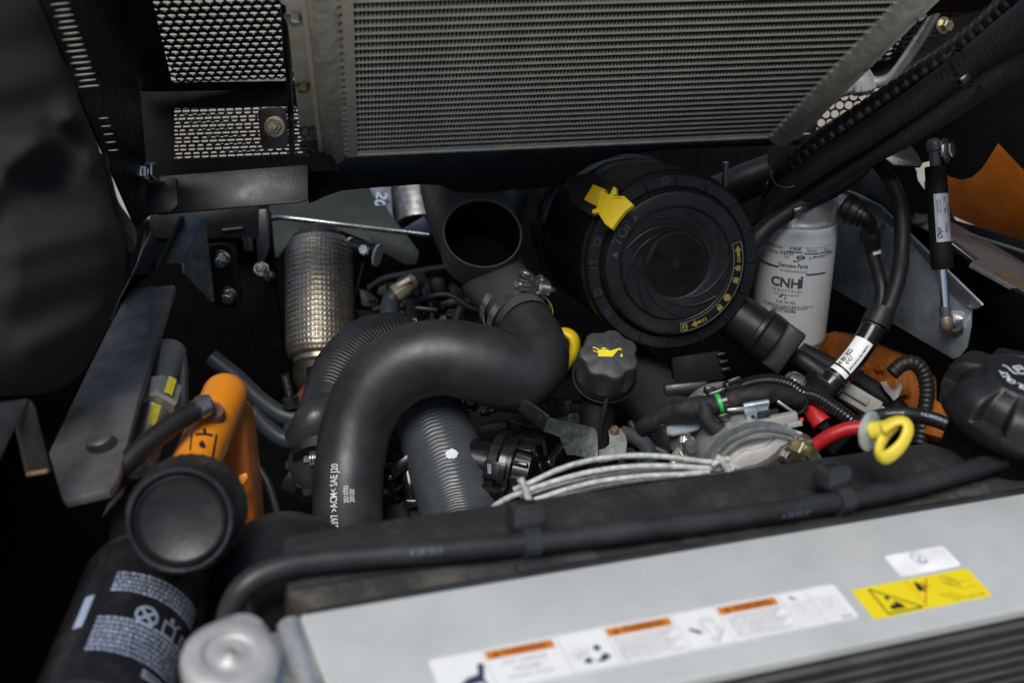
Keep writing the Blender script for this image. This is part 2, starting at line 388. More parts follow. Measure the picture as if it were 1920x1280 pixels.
# condenser
t = thing('condenser', 'flat grey aluminium condenser with rows of thin tubes hung under the raised hood', 'condenser', H(HW/2, 0))
VT = .48; NP = 42; pitch = huv(700, 8)[1]/24.0
NP = int(VT/pitch)
tm = None
for k in range(NP+1):
    if tm is None:
        o = part('tube', bbox(H(HW/2, k*pitch+.004, -.008), HX*(HW/2), HU*.0015, HN*.008, .0005), m_cond, t); tm = o; v0 = k*pitch
    else:
        c = tm.copy(); COL.objects.link(c); c.parent = t; c.location = HU*(k*pitch-v0); BASE[c.name] = BASE[t.name]
bm = B(); st = .0019
for k in range(NP):
    a, b = k*pitch+.0052, (k+1)*pitch+.0028; n = int(HW/st); prev = None
    for i in range(n+1):
        u = i*st; v = a if i % 2 == 0 else b
        cur = (bm.verts.new(H(u, v, -.001)), bm.verts.new(H(u, v, -.014)))
        if prev: bm.faces.new((prev[0], cur[0], cur[1], prev[1]))
        prev = cur
part('fin_rows', bm, m_fin, t, kind='stuff', smooth=False)
bm = B(); prism(bm, [H(0, -.009, .001), H(HW, -.009, .001), H(HW, -.0035, .001), H(0, -.0035, .001)], -HN*.017); bev(bm, .0006)
part('bottom_rail', bm, m_cond, t)
for u, ru in ((-.0150, .0142), (HW+.0185, .0175)):
    bm = B(); lathe(bm, H(u, -.016, -.006), HU, [(0, ru*.55), (.002, ru*.85), (.006, ru), (VT+.04, ru)], 32)
    part('header_pipe', bm, m_head, t)
bm = B()
for k in range(NP+1):                                           # brazed joints where each tube enters its header
    v = k*pitch+.004
    for u, s in ((-.002, 1), (HW+.004, -1)):
        p = [H(u-.003*s, v-.0048), H(u-.003*s, v+.0048), H(u+.006*s, v)]
        prism(bm, [q+HN*.0015 for q in p], -HN*.012)
part('brazed_joints', bm, m_head, t, kind='stuff')
bm = B(); prism(bm, [H(.003, 0, .0016), H(.013, 0, .0016), H(.013, VT, .0016), H(.003, VT, .0016)], -HN*.002); part('edge_strip', bm, m_cond, t)
pl = HPl(-.012)
bm = plate(pl, [(567, 287), (614, 286), (602, -160), (517, -160)], .003); part('mounting_bracket', bm, m_cond, t)
bm = B(); prism(bm, [H(-.0325, -.004, .0015), H(-.0325, VT, .0015), H(-.028, VT, .0015), H(-.028, -.004, .0015)], -HN*.016); part('bracket_lip', bm, m_cond, t)
e = HN
for (x, y, r, mt) in ((551, 30, .007, m_bolt), (568, 158, .0062, m_brass)):
    bolt(t, pl(x, y, .0005), e, r, .007, mt)
bm = B(); prism(bm, [H(HW+.0345, -.01, .004), H(HW+.0345, VT, .004), H(HW+.039, VT, .004), H(HW+.039, -.01, .004)], -HN*.022); bev(bm, .0006); part('side_flange', bm, m_cond, t)
p = HPl(-.004)(1620, 116); bolt(t, p, HN+HX*.6, .0065, .008, m_brass)
p = HPl(.0)(1722, 22); bolt(t, p, HN+HX*.3, .0055, .008, m_bolt)
bm = B(); cyl(bm, at(1555, 172, 1.46), at(1600, 160, 1.46), px(17, 1.46), n=20); part('outlet_stub', bm, m_alucast, t)
bm = B(); lathe(bm, at(1597, 161, 1.455), (at(1640, 150, 1.455)-at(1597, 161, 1.455)), [(0, .0125), (.003, .0135), (.006, .0135), (.007, .0150), (.019, .0150), (.021, .0135), (.024, .0135)], 6, up=HN)
part('hex_fitting', bm, m_alucast, t)
fr_pts = [at(1632, 152, 1.455), at(1648, 155, 1.45), at(1672, 145, 1.44), at(1700, 110, 1.42), at(1735, 55, 1.39), at(1765, 0, 1.36), at(1790, -50, 1.33)]
bm = B(); tube(bm, fr_pts, px(11, 1.43), 18, .004); part('bent_pipe', bm, m_alucast, t)

# the hood itself
t = thing('engine_hood', 'raised black painted engine hood with perforated panels around the grey condenser', 'hood', HPl(-.06)(430, 175))
def perforated(pln, corners, rows, cols, r_of_pitch, th):
    """sheet with a staggered grid of round holes spread between four surveyed corners (tl, tr, br, bl)"""
    tl, tr, br, bl = [pln(*c) for c in corners]; bm = B(); n = pln.n
    ux = (tr-tl).normalized(); uy = n.cross(ux); W = (tr-tl).length; Hh = abs((bl-tl).dot(uy))
    if (bl-tl).dot(uy) < 0: uy = -uy
    dy = Hh/(rows-1); dx = W/(cols-1); r = r_of_pitch*min(dx, dy*1.15)
    for j in range(rows):
        for i in range(cols):
            c = tl+ux*(dx*(i+(.5 if j % 2 else 0)))+uy*(dy*j)
            if (bl-tl).dot(ux) and True: c += ux*((bl-tl).dot(ux)*j/(rows-1))*0
            hx = [c+ux*(dx*.5*a)+uy*(dy*b) for a, b in ((0, -2/3), (.5, -.5), (1, -1/3), (1, 0), (1, 1/3), (.5, .5), (0, 2/3), (-.5, .5), (-1, 1/3), (-1, 0), (-1, -1/3), (-.5, -.5))]
            ci = []
            for q in hx:
                dlt = q-c; ci.append(c+dlt.normalized()*r)
            vs = [[bm.verts.new(p+n*o) for p in lp] for lp, o in ((hx, 0), (ci, 0), (ci, -th), (hx, -th))]
            for k in range(12):
                k2 = (k+1) % 12
                for a, b in ((0, 1), (1, 2), (2, 3)): bm.faces.new((vs[a][k], vs[a][k2], vs[b][k2], vs[b][k]))
    return bm
up_pl = HPl(-.055)
u_tl = (283, -62); u_br = (545, 150)
# upper sheet runs up the hood: holes seen at a slant
a, b = huv(330, 150, -.055), huv(545, 145, -.055); c = huv(288, -20, -.055)
class LPl:                                                     # lets perforated() take hood coordinates
    n = HN
    def __call__(s, u, v): return H(u, v, -.055)
nr = 20; dyy = (huv(400, 0, -.055)[1]-a[1])/13.3; dxx = (b[0]-a[0])/12.6
part('perforated_panel', perforated(LPl(), [(a[0], a[1]+dyy*(nr-1)), (a[0]+dxx*15, a[1]+dyy*(nr-1)), (a[0]+dxx*15, a[1]), (a[0], a[1])], nr, 16, .46, .0018), m_black, t)
pl = HPl(-.0555)
bm = plate(pl, [(150, -160), (262, 172), (338, 172), (338, 158), (322, 155), (283, -10), (230, -160)], .003); part('panel_border', bm, m_black, t)
bm = plate(pl, [(262, 172), (600, 168), (600, 151), (330, 155)], .003, 0); part('panel_border', bm, m_black, t)
# right part of the upper sheet
a2, b2 = huv(1641, 112, -.055), huv(1700, 110, -.055); dx2 = dxx
part('perforated_panel', perforated(LPl(), [(a2[0]-dx2*3, a2[1]+dyy*13), (a2[0]+dx2*4.2, a2[1]+dyy*13), (a2[0]+dx2*4.2, a2[1]), (a2[0]-dx2*3, a2[1])], 14, 8, .46, .0018), m_black, t)
bm = plate(pl, [(1672, 112), (1700, 55), (1760, -60), (1960, -60), (1960, 60), (1760, 165), (1600, 165), (1560, 118)], .003); part('panel_border', bm, m_black, t)
# lower sheet faces the viewer
d0 = (HPl(-.055)(430, 172)-CAM).dot(CF)
low = Pl(at(262, 174, d0*1.0), at(600, 170, d0*1.004), at(430, 315, d0+.012))
part('perforated_panel', perforated(low, [(332, 208), (332+16.4*15, 206), (332+16.4*15, 291), (332, 291)], 7, 16, .46, .0025), m_black, t)
def strip(pts): return plate(low, pts, .0025, 0)
pp = lambda x, y: (x, y)
part('panel_border', strip([(262, 172), (326, 174), (326, 300), (338, 318), (275, 330)]), m_matt, t)
bm = plate(low, [(262, 170), (620, 166), (620, 199), (324, 203)], .003, 0); bmesh.ops.translate(bm, verts=bm.verts, vec=low.n*.0006); part('panel_border', bm, m_matt, t)
bm = plate(low, [(326, 298), (620, 290), (640, 320), (270, 332)], .003, 0); bmesh.ops.translate(bm, verts=bm.verts, vec=low.n*.0006); part('panel_border', bm, m_matt, t)
# lower lip: shiny left length tilted up to the light, darker right length with a shaped lower edge
lipl = Pl(at(270, 330, d0-.006), at(578, 308, d0+.005), at(430, 385, d0-.0085))
bm = plate(lipl, [(292, 331), (578, 308), (578, 374), (560, 379), (296, 402)], .004, .0008); part('lip', bm, m_gloss, t)
lipr = Pl(at(578, 308, 1.513), at(578, 378, 1.456), at(1300, 262, 1.577))
bm = plate(lipr, [(578.5, 290), (700, 284), (1000, 271), (1440, 256), (1530, 250), (1530, 266), (1400, 270), (1260, 275), (1160, 286), (1110, 302), (1080, 322), (1062, 336), (1040, 346), (900, 355), (868, 356), (850, 352), (825, 343), (790, 341), (680, 349), (640, 353), (610, 363), (590, 373), (578.5, 377)], .004, .0008); part('lip', bm, m_matt, t)
bm = B(); prism(bm, [lipl(577.5, 308.5), lipl(577.5, 373.5), lipr(579, 376), lipr(579, 292)], -CR*.003); part('lip_bend', bm, m_matt, t)
bm = plate(Pl(lipl.o+lipl.n*.004, lipl.o+lipl.n*.004+(lipl(400, 331)-lipl(292, 331)), lipl.o+lipl.n*.004+(lipl(430, 385)-lipl(430, 331))),
           [(276, 332), (330, 333), (334, 385), (318, 398), (272, 402)], .004, .0006, .012, which=(2,)); part('corner_tab', bm, m_gloss, t)
for x, y, s in ((281, 323, -1), (281, 323, 1)):
    bolt(t, at(278, 323, d0-.03), cv(s*.9, .05, -.35), .0105, .009, m_bolt, washer=1.15)
# square tab with nut on the lower sheet
tabp = Pl(low.o+low.n*.012, low.o+low.n*.012+(low(500, 200)-low(400, 200)), low.o+low.n*.012+(low(400, 300)-low(400, 200)))
bm = plate(tabp, [(482, 203), (536, 200), (541, 277), (490, 281)], .003, .0006, .008); part('tab', bm, mat('brown_black_paint', (.028, .020, .018), .4, bump=.05), t)
bolt(t, tabp(515, 238), tabp.n, .0088, .006, m_brass, stud=.006)
bm = B(); cyl(bm, HPl(-.03)(541, 115), HPl(-.03)(548, 290), .004, n=12); cyl(bm, HPl(-.03)(536, 0), HPl(-.03)(541, 120), .0055, n=12); part('guide_rod', bm, m_black, t)
# left side panel with louvre slots
s0, s1 = HPl(-.055)(200, -30), at(275, 340, d0-.005)
sp = Pl(s0, s1, at(110, 60, (s0-CAM).dot(CF)-.10))
sl = []
for k in range(15):
    y = 8+k*11.0; x = 101+k*3.9+(k % 2)*2; sl.append(ell(x+14, y, 24-(k % 2)*4, 1.9, 10, -.08))
for k in range(5):
    y = 222+k*15; sl.append(ell(197+k*4.5, y, 13, 1.4, 10, -.05))
bm = plate(sp, [(60, -60), (78, 0), (160, 205), (256, 425), (281, 405), (276, 330), (263, 172), (196, -60)], .003, 0, holes=sl); part('side_panel', bm, m_black, t)
# right cheek plate carrying the gas strut
ck = Pl(at(1700, 200, 1.47), at(1900, 60, 1.36), at(1800, 335, 1.47))
bm = plate(ck, [(1640, 262), (1700, 140), (1960, -60), (1990, 60), (1940, 175), (1871, 269), (1840, 318), (1822, 333), (1804, 338), (1780, 332), (1745, 302), (1715, 310), (1672, 312), (1640, 296)], .004, .0008, .006, which=(5, 6)); part('cheek_plate', bm, m_matt, t)
ck2 = Pl(at(1640, 262, 1.455), at(1730, 300, 1.445), at(1660, 310, 1.44))
bm = plate(ck2, [(1655, 252), (1700, 262), (1716, 282), (1731, 306), (1726, 312), (1676, 310), (1645, 285)], .004, .0008, .004, which=(3,)); part('corner_gusset', bm, m_gloss, t)
bolt(t, ck(1708, 246, .002), ck.n, .0078, .008, m_bolt, stud=.004)
bm = B(); prism(bm, [ck(1663, 262, .006), ck(1672, 262, .006), ck(1690, 306, .006), ck(1684, 309, .006)], -ck.n*.004); part('weld_bead', bm, m_gloss, t)
bolt(t, HPl(-.01)(1768, 48), cv(.4, -.25, -.87), .0065, .008, m_brass)

# ------------------------------------------------------------------ far left brackets
d = 1.62
t = thing('hinge_beam', 'dark steel cross beam with hinge lugs under the left end of the hood lip', 'beam', at(400, 430, d))
q = facing(d); c = at(395, 415, d+.02)
part('beam', bbox(at(395, 415, d+.03), CR*px(105, d), CU*px(38, d), CF*.03, .003), m_black, t)
bm = plate(q, [(447, 392), (468, 392), (475, 470), (458, 472)], .01, .001); part('lug', bm, m_gloss, t)
bm = plate(q, [(480, 392), (500, 392), (506, 460), (490, 505), (482, 505)], .01, .001); part('lug', bm, m_gloss, t)
bm = B(); cyl(bm, at(418, 432, d-.001), at(455, 428, d-.001), px(4, d), n=10); part('weld_bead', bm, m_gloss, t)
bolt(t, at(490, 505, d-.005), cv(.2, .3, -.95), .0075, .009, m_bolt)
bolt(t, at(500, 517, d-.006), cv(.9, .1, -.4), .0055, .008, m_steel)
bm = plate(facing(d+.06), [(440, 395), (505, 395), (530, 650), (475, 650), (450, 560)], .012, .001); part('upright', bm, m_matt, t)
d = 1.56
t = thing('bolt_plate', 'dark rounded plate with two hollow studs beside the galvanised channel', 'plate', at(420, 520, d))
q = Pl(at(400, 460, d), at(440, 470, d+.0), at(410, 570, d+.03))
part('plate', plate(q, [(385, 460), (426, 457), (440, 474), (453, 558), (444, 576), (405, 580), (385, 540)], .005, .001, .006), m_black, t)
for x, y in ((418, 491), (430, 559)):
    n = (q.n+cv(.0, -.45, 0)).normalized(); p = q(x, y-10)
    bm = B(); lathe(bm, p, n, [(0, .0105), (.002, .0105), (.003, .0078), (.014, .0078), (.015, .007), (.015, .0056), (.006, .0054), (.006, 0)], 24, capa=False); part('stud', bm, m_bolt, t, ang=30)
d = 1.42
t = thing('galvanised_channel', 'folded galvanised channel bracket above the flat steel bar', 'bracket', at(370, 480, d))
bm = plate(Pl(at(345, 408, d+.05), at(378, 405, d+.05), at(330, 490, d-.02)), [(346, 409), (368, 405), (380, 407), (343, 490), (310, 492)], .003, .0008); part('top_face', bm, m_galvl, t)
bm = plate(Pl(at(380, 407, d+.05), at(343, 490, d-.02), at(403, 565, d+.04)), [(380.5, 407), (386, 415), (403, 565), (398, 566), (346, 512), (343.5, 491)], .003, .0008); part('side_face', bm, m_galvl, t)
bm = plate(Pl(at(345, 405, d+.05), at(310, 492, d-.02), at(345, 460, d+.06)), [(342, 404), (348, 408), (312, 494), (298, 515), (296, 500)], .003, .0006); part('side_face', bm, m_galvg, t)

# ------------------------------------------------------------------ back of the bay: exhaust parts
d = 1.76
t = thing('heat_shield', 'green grey sheet heat shield arched over the braided exhaust pipe', 'heat shield', at(600, 420, d))
q = Pl(at(520, 370, d+.08), at(700, 350, d+.08), at(600, 480, d))
o_ = [(505, 340), (690, 335), (735, 405), (785, 470), (785, 492), (768, 498), (745, 490), (690, 452), (660, 440), (640, 432), (610, 428), (580, 430), (556, 440), (540, 456), (530, 470), (522, 482), (505, 482), (500, 470), (512, 430), (502, 390)]
part('sheet', plate(q, o_, .002, .0005), m_galvg, t)
p = q(764, 478); bolt(t, p, q.n, .0085, .006, m_steel)
bm = plate(Pl(at(700, 430, d-.02), at(780, 480, d-.03), at(700, 470, d-.02)), [(690, 430), (755, 452), (785, 476), (780, 496), (760, 497), (700, 462)], .003, .0006, .004); part('arm', bm, m_galvg, t)
d = 1.9
t = thing('silver_exhaust_pipe', 'shiny silver exhaust pipe with a dark printed band behind the heat shield', 'pipe', at(760, 385, d))
bm = B(); a, b = at(715, 340, d), at(800, 400, d); a, b = at(772, 300, d+.03), at(784, 424, d-.02)
lathe(bm, a, b-a, [(0, px(44, d)), (.05, px(44, d)), (.055, px(41, d)), (.07, px(44, d)), (.12, px(44, d))], 40); part('pipe', bm, m_chrome if False else m_steel, t)
bm = B(); pts = [at(690, 345, d-.06), at(745, 340, d-.06), at(760, 425, d-.06), at(738, 395, d-.06)]
bm = plate(Pl(at(690, 345, d-.07), at(745, 340, d-.07), at(745, 415, d-.08)), [(684, 340), (732, 336), (736, 400), (742, 425), (720, 402)], .002, .0004); part('band', bm, m_inkn, t)
f_ = flatmap(at(713, 374, d-.085), cv(-.25, -1, 0).normalized(), cv(1, -.25, 0).normalized())
bm = B(); addtext(bm, '20', px(27, d), f_, rot=pi*.0, bold=.03); ptext(t, bm, m_inkb)
d = 1.68
t = thing('thin_rod', 'thin shiny bent rod lying across the heat shield', 'rod', at(650, 430, d))
bm = B(); fr = tube(bm, [at(497, 411, d+.02), at(512, 410, d+.02), at(540, 409, d+.01), at(640, 421, d), at(740, 433, d-.02), at(806, 441, d-.03)], px(5, d), 12, .004)
part('rod', bm, m_bolt, t); bm = plate(facing(d-.02), [(752, 430), (796, 405), (806, 424), (812, 440), (800, 444)], .006, .0008); part('end_bracket', bm, m_inkn, t)

# braided flexible exhaust pipe
d = 1.62; a, b = at(598, 452, d+.03), at(601, 672, d-.015); ax = (b-a); L = ax.length; R = px(63, d)
t = thing('exhaust_flex_pipe', 'braided steel flexible exhaust pipe standing at the left of the engine', 'flex pipe', b)
bm = B(); NR, NC = 24, 48
def weave(s, th, r, L):
    e = min(s, L-s); x = min(1, e/.022); base = R*(.80+.20*sqrt(max(0, 1-(1-x)**2)))
    a_ = s/L*NR*pi; c_ = th*NC/2
    return base+.0010*max(abs(sin(a_))**1.5, .8*abs(sin(c_))**1.5)
tube(bm, [a, a+ax*.33, a+ax*.66, b], R, NC*6, L/(NR*8), rf=weave); part('braid', bm, m_bell, t, ang=80)
axn = ax.normalized()
bm = B(); lathe(bm, a, -axn, [(-.004, R*.80), (.004, R*.82), (.006, R*.70), (.016, R*.60), (.018, 0)], 40); part('collar', bm, m_manif, t)
bm = B(); lathe(bm, b, axn, [(-.012, R*.88), (-.002, R*.86), (0, R*.80), (.006, R*.80), (.01, R*.68)], 40); part('collar', bm, m_bell, t)
bm = B(); lathe(bm, b+axn*.008, axn, [(0, R*.66), (.003, R*.80), (.02, R*.82), (.03, R*.70), (.04, R*.62)], 40); part('flange', bm, m_manif, t)
bm = B(); tube(bm, [b+axn*.036, b+axn*.06, at(592, 752, d-.03), at(582, 800, d-.05)], [R*.60, R*.56, R*.5, R*.5], 28, .005); part('down_pipe', bm, m_tan, t)
bm = plate(facing(d-.075), [(574, 690), (590, 683), (614, 684), (608, 700), (590, 697), (575, 705)], .003, .0006); part('clip', bm, m_glossp, t)
t = thing('exhaust_manifold', 'rusty red brown exhaust casting below the braided pipe', 'casting', at(575, 760, 1.52))
bm = B(); tube(bm, [at(612, 715, 1.53), at(585, 745, 1.515), at(563, 775, 1.51), at(550, 800, 1.51)], [px(26, 1.5), px(27, 1.5), px(24, 1.5), px(20, 1.5)], 24, .004); part('casting', bm, m_redrust, t)
t = thing('threaded_stud', 'grey threaded stud with nut standing left of the red brown casting', 'stud', at(550, 765, 1.5))
p, n = at(550, 768, 1.5), (at(533, 700, 1.49)-at(550, 768, 1.5)).normalized()
bm = B(); tube(bm, [p, p+n*.018, p+n*.045], px(8, 1.5), 14, .0006, rf=lambda s, th, r, L: r*(1+.07*sin(2*pi*s/.0026))); part('thread', bm, m_galv, t)
bm = B(); lathe(bm, p+n*.004, n, [(0, .0125), (.003, .0125), (.004, .010), (.012, .010), (.0135, .008)], 12); part('nut', bm, m_galv, t)

# pair of blue grey hoses behind the orange cylinder
for pts, lab in (([(395, 670), (440, 705), (490, 752), (530, 778), (560, 785)], 'upper blue grey hose running behind the orange cylinder'),
                 ([(470, 765), (500, 800), (530, 822), (560, 828)], 'lower blue grey hose running behind the orange cylinder')):
    d = 1.5; bm = B(); tube(bm, [at(x, y, d) for x, y in pts], px(17, d), 18, .005)
    solo('coolant_hose', bm, m_hose, at(*pts[-1], d), lab, 'hose')

# engine top: small hoses and lumps seen in the gap beside the braided pipe
m_pumpd = mat('grey_black_casting', (.030, .032, .035), .45, bump=.2, bs=200, dust=.15, dcol=(.09,.085,.08))
t = thing('engine_block', 'dark engine top with small bosses and brackets in the gap behind the big hose', 'engine', at(800, 600, 1.6))
d = 1.66
part('cover', bbox(at(830, 640, d+.06), CR*px(170, d), CU*px(60, d), CF*.05, .008), m_manif, t)
part('cover', bbox(at(845, 560, d+.04), CR*px(60, d), CU*px(38, d), CF*.03, .006), m_plastic, t)
part('bracket', bbox(at(822, 535, d), CR*px(16, d), CU*px(24, d), CF*.012, .003), m_plastic, t)
part('bracket', bbox(at(870, 560, d), cv(.95, .3, 0)*px(50, d), cv(-.3, .95, 0)*px(8, d), CF*.01, .003), m_manif, t)
for x, y, r in ((812, 575, 12), (845, 590, 9), (868, 555, 10), (750, 598, 9), (905, 610, 12), (790, 598, 8)):
    bm = B(); n = cv(random.uniform(-.3, .3), .4, -.9).normalized(); lathe(bm, at(x, y, d-.01), n, [(-.02, px(r, d)), (.004, px(r, d)), (.007, px(r*.8, d)), (.007, px(r*.45, d)), (.002, px(r*.4, d)), (.002, 0)], 20); part('boss', bm, m_manif, t)
bm = B(); tube(bm, [at(672, 610, d), at(700, 600, d), at(735, 590, d)], px(20, d), 24, .001, rf=lambda s, th, r, L: r*(1+.18*sin(2*pi*s/.0085))); part('spring', bm, mat('rust_brown_spring', (.13, .08, .06), .5, metal=.5, rust=.3), t)
for pts, r in (([(860, 625), (855, 600), (866, 575), (885, 560)], 9), ([(812, 610), (806, 560), (800, 530)], 5)):
    bm = B(); tube(bm, [at(x, y, d-.03) for x, y in pts], px(r, d), 14, .005); part('pipe', bm, m_hose, t)
for k in range(9):
    x, y = random.uniform(850, 945), random.uniform(745, 800); dd = 1.5
    part('lump', bbox(at(x, y, dd), cv(.9, random.uniform(-.4, .4), .2)*px(random.uniform(8, 16), dd), cv(-.2, .9, .1)*px(random.uniform(6, 12), dd), CF*.01, .003), m_plastic, t)
for pts, r, dd in (([(690, 540), (720, 522), (770, 512), (840, 500), (900, 505)], 6, 1.64), ([(750, 575), (790, 560), (840, 552), (880, 575), (930, 590)], 5, 1.62), ([(700, 580), (745, 572), (800, 585)], 7, 1.63),
                   ([(960, 790), (1000, 800), (1040, 790), (1080, 780)], 6, 1.50), ([(900, 770), (950, 760), (1010, 775)], 7, 1.52), ([(1180, 790), (1210, 830), (1250, 850)], 7, 1.42), ([(470, 860), (500, 900), (520, 960)], 8, 1.5)):
    bm = B(); tube(bm, [at(x, y, dd-.004*i) for i, (x, y) in enumerate(pts)], px(r, dd), 14, .004); part('pipe', bm, m_hose if r < 7 else m_pumpd, t)
for x, y, a, b, dd in ((735, 545, 26, 14, 1.66), (770, 560, 18, 20, 1.64), (900, 540, 30, 12, 1.68), (915, 585, 16, 22, 1.66), (690, 560, 14, 18, 1.66), (1050, 760, 22, 14, 1.52), (1075, 790, 14, 18, 1.5), (1000, 830, 26, 20, 1.5), (1210, 700, 24, 16, 1.52), (1180, 860, 26, 16, 1.4), (750, 850, 12, 30, 1.46), (740, 800, 14, 16, 1.44)):
    part('casting', bbox(at(x, y, dd), cv(.96, random.uniform(-.3, .3), .1)*px(a, dd), cv(random.uniform(-.2, .2), .97, .1)*px(b, dd), CF*.015, .003), m_pumpd, t)
for x, y, r, dd in ((735, 540, .0062, 1.635), (766, 552, .0055, 1.61), (905, 536, .006, 1.655), (918, 575, .0055, 1.635), (1048, 757, .0055, 1.5), (1002, 822, .006, 1.48), (1212, 695, .0055, 1.5), (1180, 852, .006, 1.38), (925, 800, .0055, 1.47), (700, 565, .005, 1.63)):
    bolt(t, at(x, y, dd), cv(random.uniform(-.3, .3), .55, -.8), r, .006, m_pumpd if random.random() < .6 else m_manif)
bm = B(); n = cv(.1, .5, -.85); hexhead(bm, at(882, 757, 1.48), n, .0085, .008); part('bolt', bm, m_plastic, t)
bm = B(); n = cv(-.1, .5, -.85); hexhead(bm, at(855, 745, 1.48), n, .0095, .008); part('bolt', bm, m_plastic, t)
part('cover', bbox(at(1010, 860, 1.62), CR*px(190, 1.6), CU*px(110, 1.6), CF*.03, .008), m_matt, t)
d = 1.56
t = thing('breather_hose', 'small black hose with an uneven beige clip leading down behind the big hose', 'hose', at(720, 620, d))
bm = B(); tube(bm, [at(735, 620, d-.02), at(731, 590, d-.01), at(733, 565, d), at(747, 545, d), at(768, 525, d+.01), at(790, 522, d+.02)], [px(18, d)]*3+[px(15, d)]*3, 20, .004); part('hose', bm, m_hose, t)
bm = B(); tube(bm, [at(741, 552, d-.002), at(756, 541, d), at(770, 528, d+.01)], px(18, d), 14, .003, rf=lambda s, th, r, L: r*(1+.08*sin(3*th))); part('clip', bm, mat('beige_clip', (.38, .33, .22), .5, var=.2), t)
part('clip_lug', bbox(at(757, 530, d-.012), cv(.8, .45, 0)*px(16, d), cv(-.4, .8, 0)*px(5, d), CF*.003, .001), mat('pale_clip_metal', (.6, .57, .5), .4, metal=.3), t)
bm = B(); lathe(bm, at(733, 593, d-.012), cv(0, 1, .1), [(-.003, px(20, d)), (.003, px(20, d))], 24); part('band', bm, m_bolt if False else m_plastic, t)
t = thing('vent_nozzle', 'short black upright nozzle with a white paint mark behind the big hose', 'nozzle', at(780, 620, d))
bm = B(); lathe(bm, at(782, 640, d-.03), at(772, 560, d-.01)-at(782, 640, d-.03), [(0, px(20, d)), (.03, px(20, d)), (.034, px(17, d)), (.05, px(16, d)), (.056, px(10, d)), (.057, 0)], 28); part('nozzle', bm, m_plastic, t)
f_ = cylmap(at(782, 640, d-.03), at(772, 560, d-.01)-at(782, 640, d-.03), px(20, d), tocam(at(782, 640, d)))
bm = B(); addtext(bm, '2', px(17, d), f_, .001, .021); ptext(t, bm, m_inkb, 'paint_mark')
part('ear', bbox(at(800, 580, d-.02), cv(1, -.1, 0)*px(22, d), cv(.1, 1, 0)*px(5, d), CF*.006, .002), m_plastic, t)
d = 1.66
t = thing('linkage_joint', 'dark linkage joint with two pale washers right of the braided pipe', 'joint', at(680, 475, d))
p = at(681, 472, d); n = cv(.93, -.25, -.25).normalized()
bm = B(); lathe(bm, p-n*.02, n, [(0, px(20, d)), (.04, px(20, d))], 24); part('bush', bm, m_plastic, t)
for s in (-1, 1):
    bm = B(); lathe(bm, p+n*(.021*s)-n*.0015, n, [(0, px(21, d)), (.003, px(21, d))], 24); part('washer', bm, m_label, t)
bolt(t, at(683, 469, d-.02), cv(0, 0, -1), px(10, d), .01, m_bolt, washer=1.0)
bm = B(); tube(bm, [at(682, 490, d), at(672, 530, d), at(660, 580, d)], px(7, d), 12, .006); part('lever', bm, m_plastic, t)
# right lower perforated sheet of the hood, dark side sheet beyond the cheek plate
t = bpy.data.objects['engine_hood']
rl = Pl(at(1530, 175, 1.60), at(1640, 172, 1.58), at(1580, 240, 1.60))
part('perforated_panel', perforated(rl, [(1533, 182), (1533+17*8, 180), (1533+17*8, 245), (1533, 247)], 5, 9, .45, .0025), m_black, t)
part('panel_border', plate(rl, [(1440, 250), (1500, 150), (1560, 172), (1690, 172), (1700, 150), (1720, 300), (1500, 330), (1440, 330), (1440, 258), (1680, 252), (1675, 178), (1536, 178), (1530, 250)], .003, 0), m_black, t)
part('side_sheet', plate(Pl(at(1860, 270, 1.60), at(1960, 200, 1.50), at(1930, 330, 1.56)), [(1850, 262), (1900, 150), (2050, 60), (2420, -120), (2420, 860), (1925, 326), (1868, 266)], .004, .001), m_cloth, t)
# slatted outer grille of the hood behind the lower sheet
lo_b = low.o-low.n*.05
for k in range(20):
    y = 186+k*7.2; c = Pl(lo_b, lo_b+CR*.1, lo_b+CU*.1)(455, y)
    part('outer_slat', bbox(c, HX*.105, (CU*.6-CF*.8).normalized()*.0015, (CU*.8+CF*.6).normalized()*.0006, .0002), m_bar, t)

# ------------------------------------------------------------------ air cleaner
C0 = at(1262, 492, 1.40); Cb = at(1160, 437, 1.62)
n = (C0-Cb).normalized(); R = px(170, 1.40)
t = thing('air_cleaner', 'big round black air cleaner drum with a yellow latch and swirled lid', 'air cleaner', Cb)
UP = cv(-.25, 1, 0)
def drum(th, h, r): return r*(1+.006*sin(th*40)) if .05 < h < .16 else r
Lb = (C0-Cb).length
bm = B(); lathe(bm, Cb, n, [(-.10, R*.96), (-.02, R*.99), (-.018, R*1.05), (-.004, R*1.05), (-.002, R), (.02, R), (.022, R*.985), (.05, R*.985), (.052, R*1.0), (.06, R*1.0), (.062, R*.985), (Lb*.52, R*.985), (Lb*.52+.002, R*1.0), (Lb-.055, R*1.0), (Lb-.053, R*.96)], 120, rf=lambda th, h, r: r*(1+.004*(1 if sin(th*36) > .2 else 0)) if .065 < h < Lb*.5 else r)
part('housing', bm, m_plastic, t)
bm = B(); tube(bm, [Cb+n*.028+(frame(n, UP)[0]*cos(a)+frame(n, UP)[1]*sin(a))*R*1.06 for a in [pi*.36+k*.07 for k in range(24)]], .0045, 12, .006, flat=.8); part('clamp_ring', bm, m_duct, t)
e1, e2 = frame(n, UP)                                            # e1 right, e2 up on the lid
def lid(r, a, h=0): return C0+(e1*cos(a)+e2*sin(a))*(r*R)+n*h
bm = B()
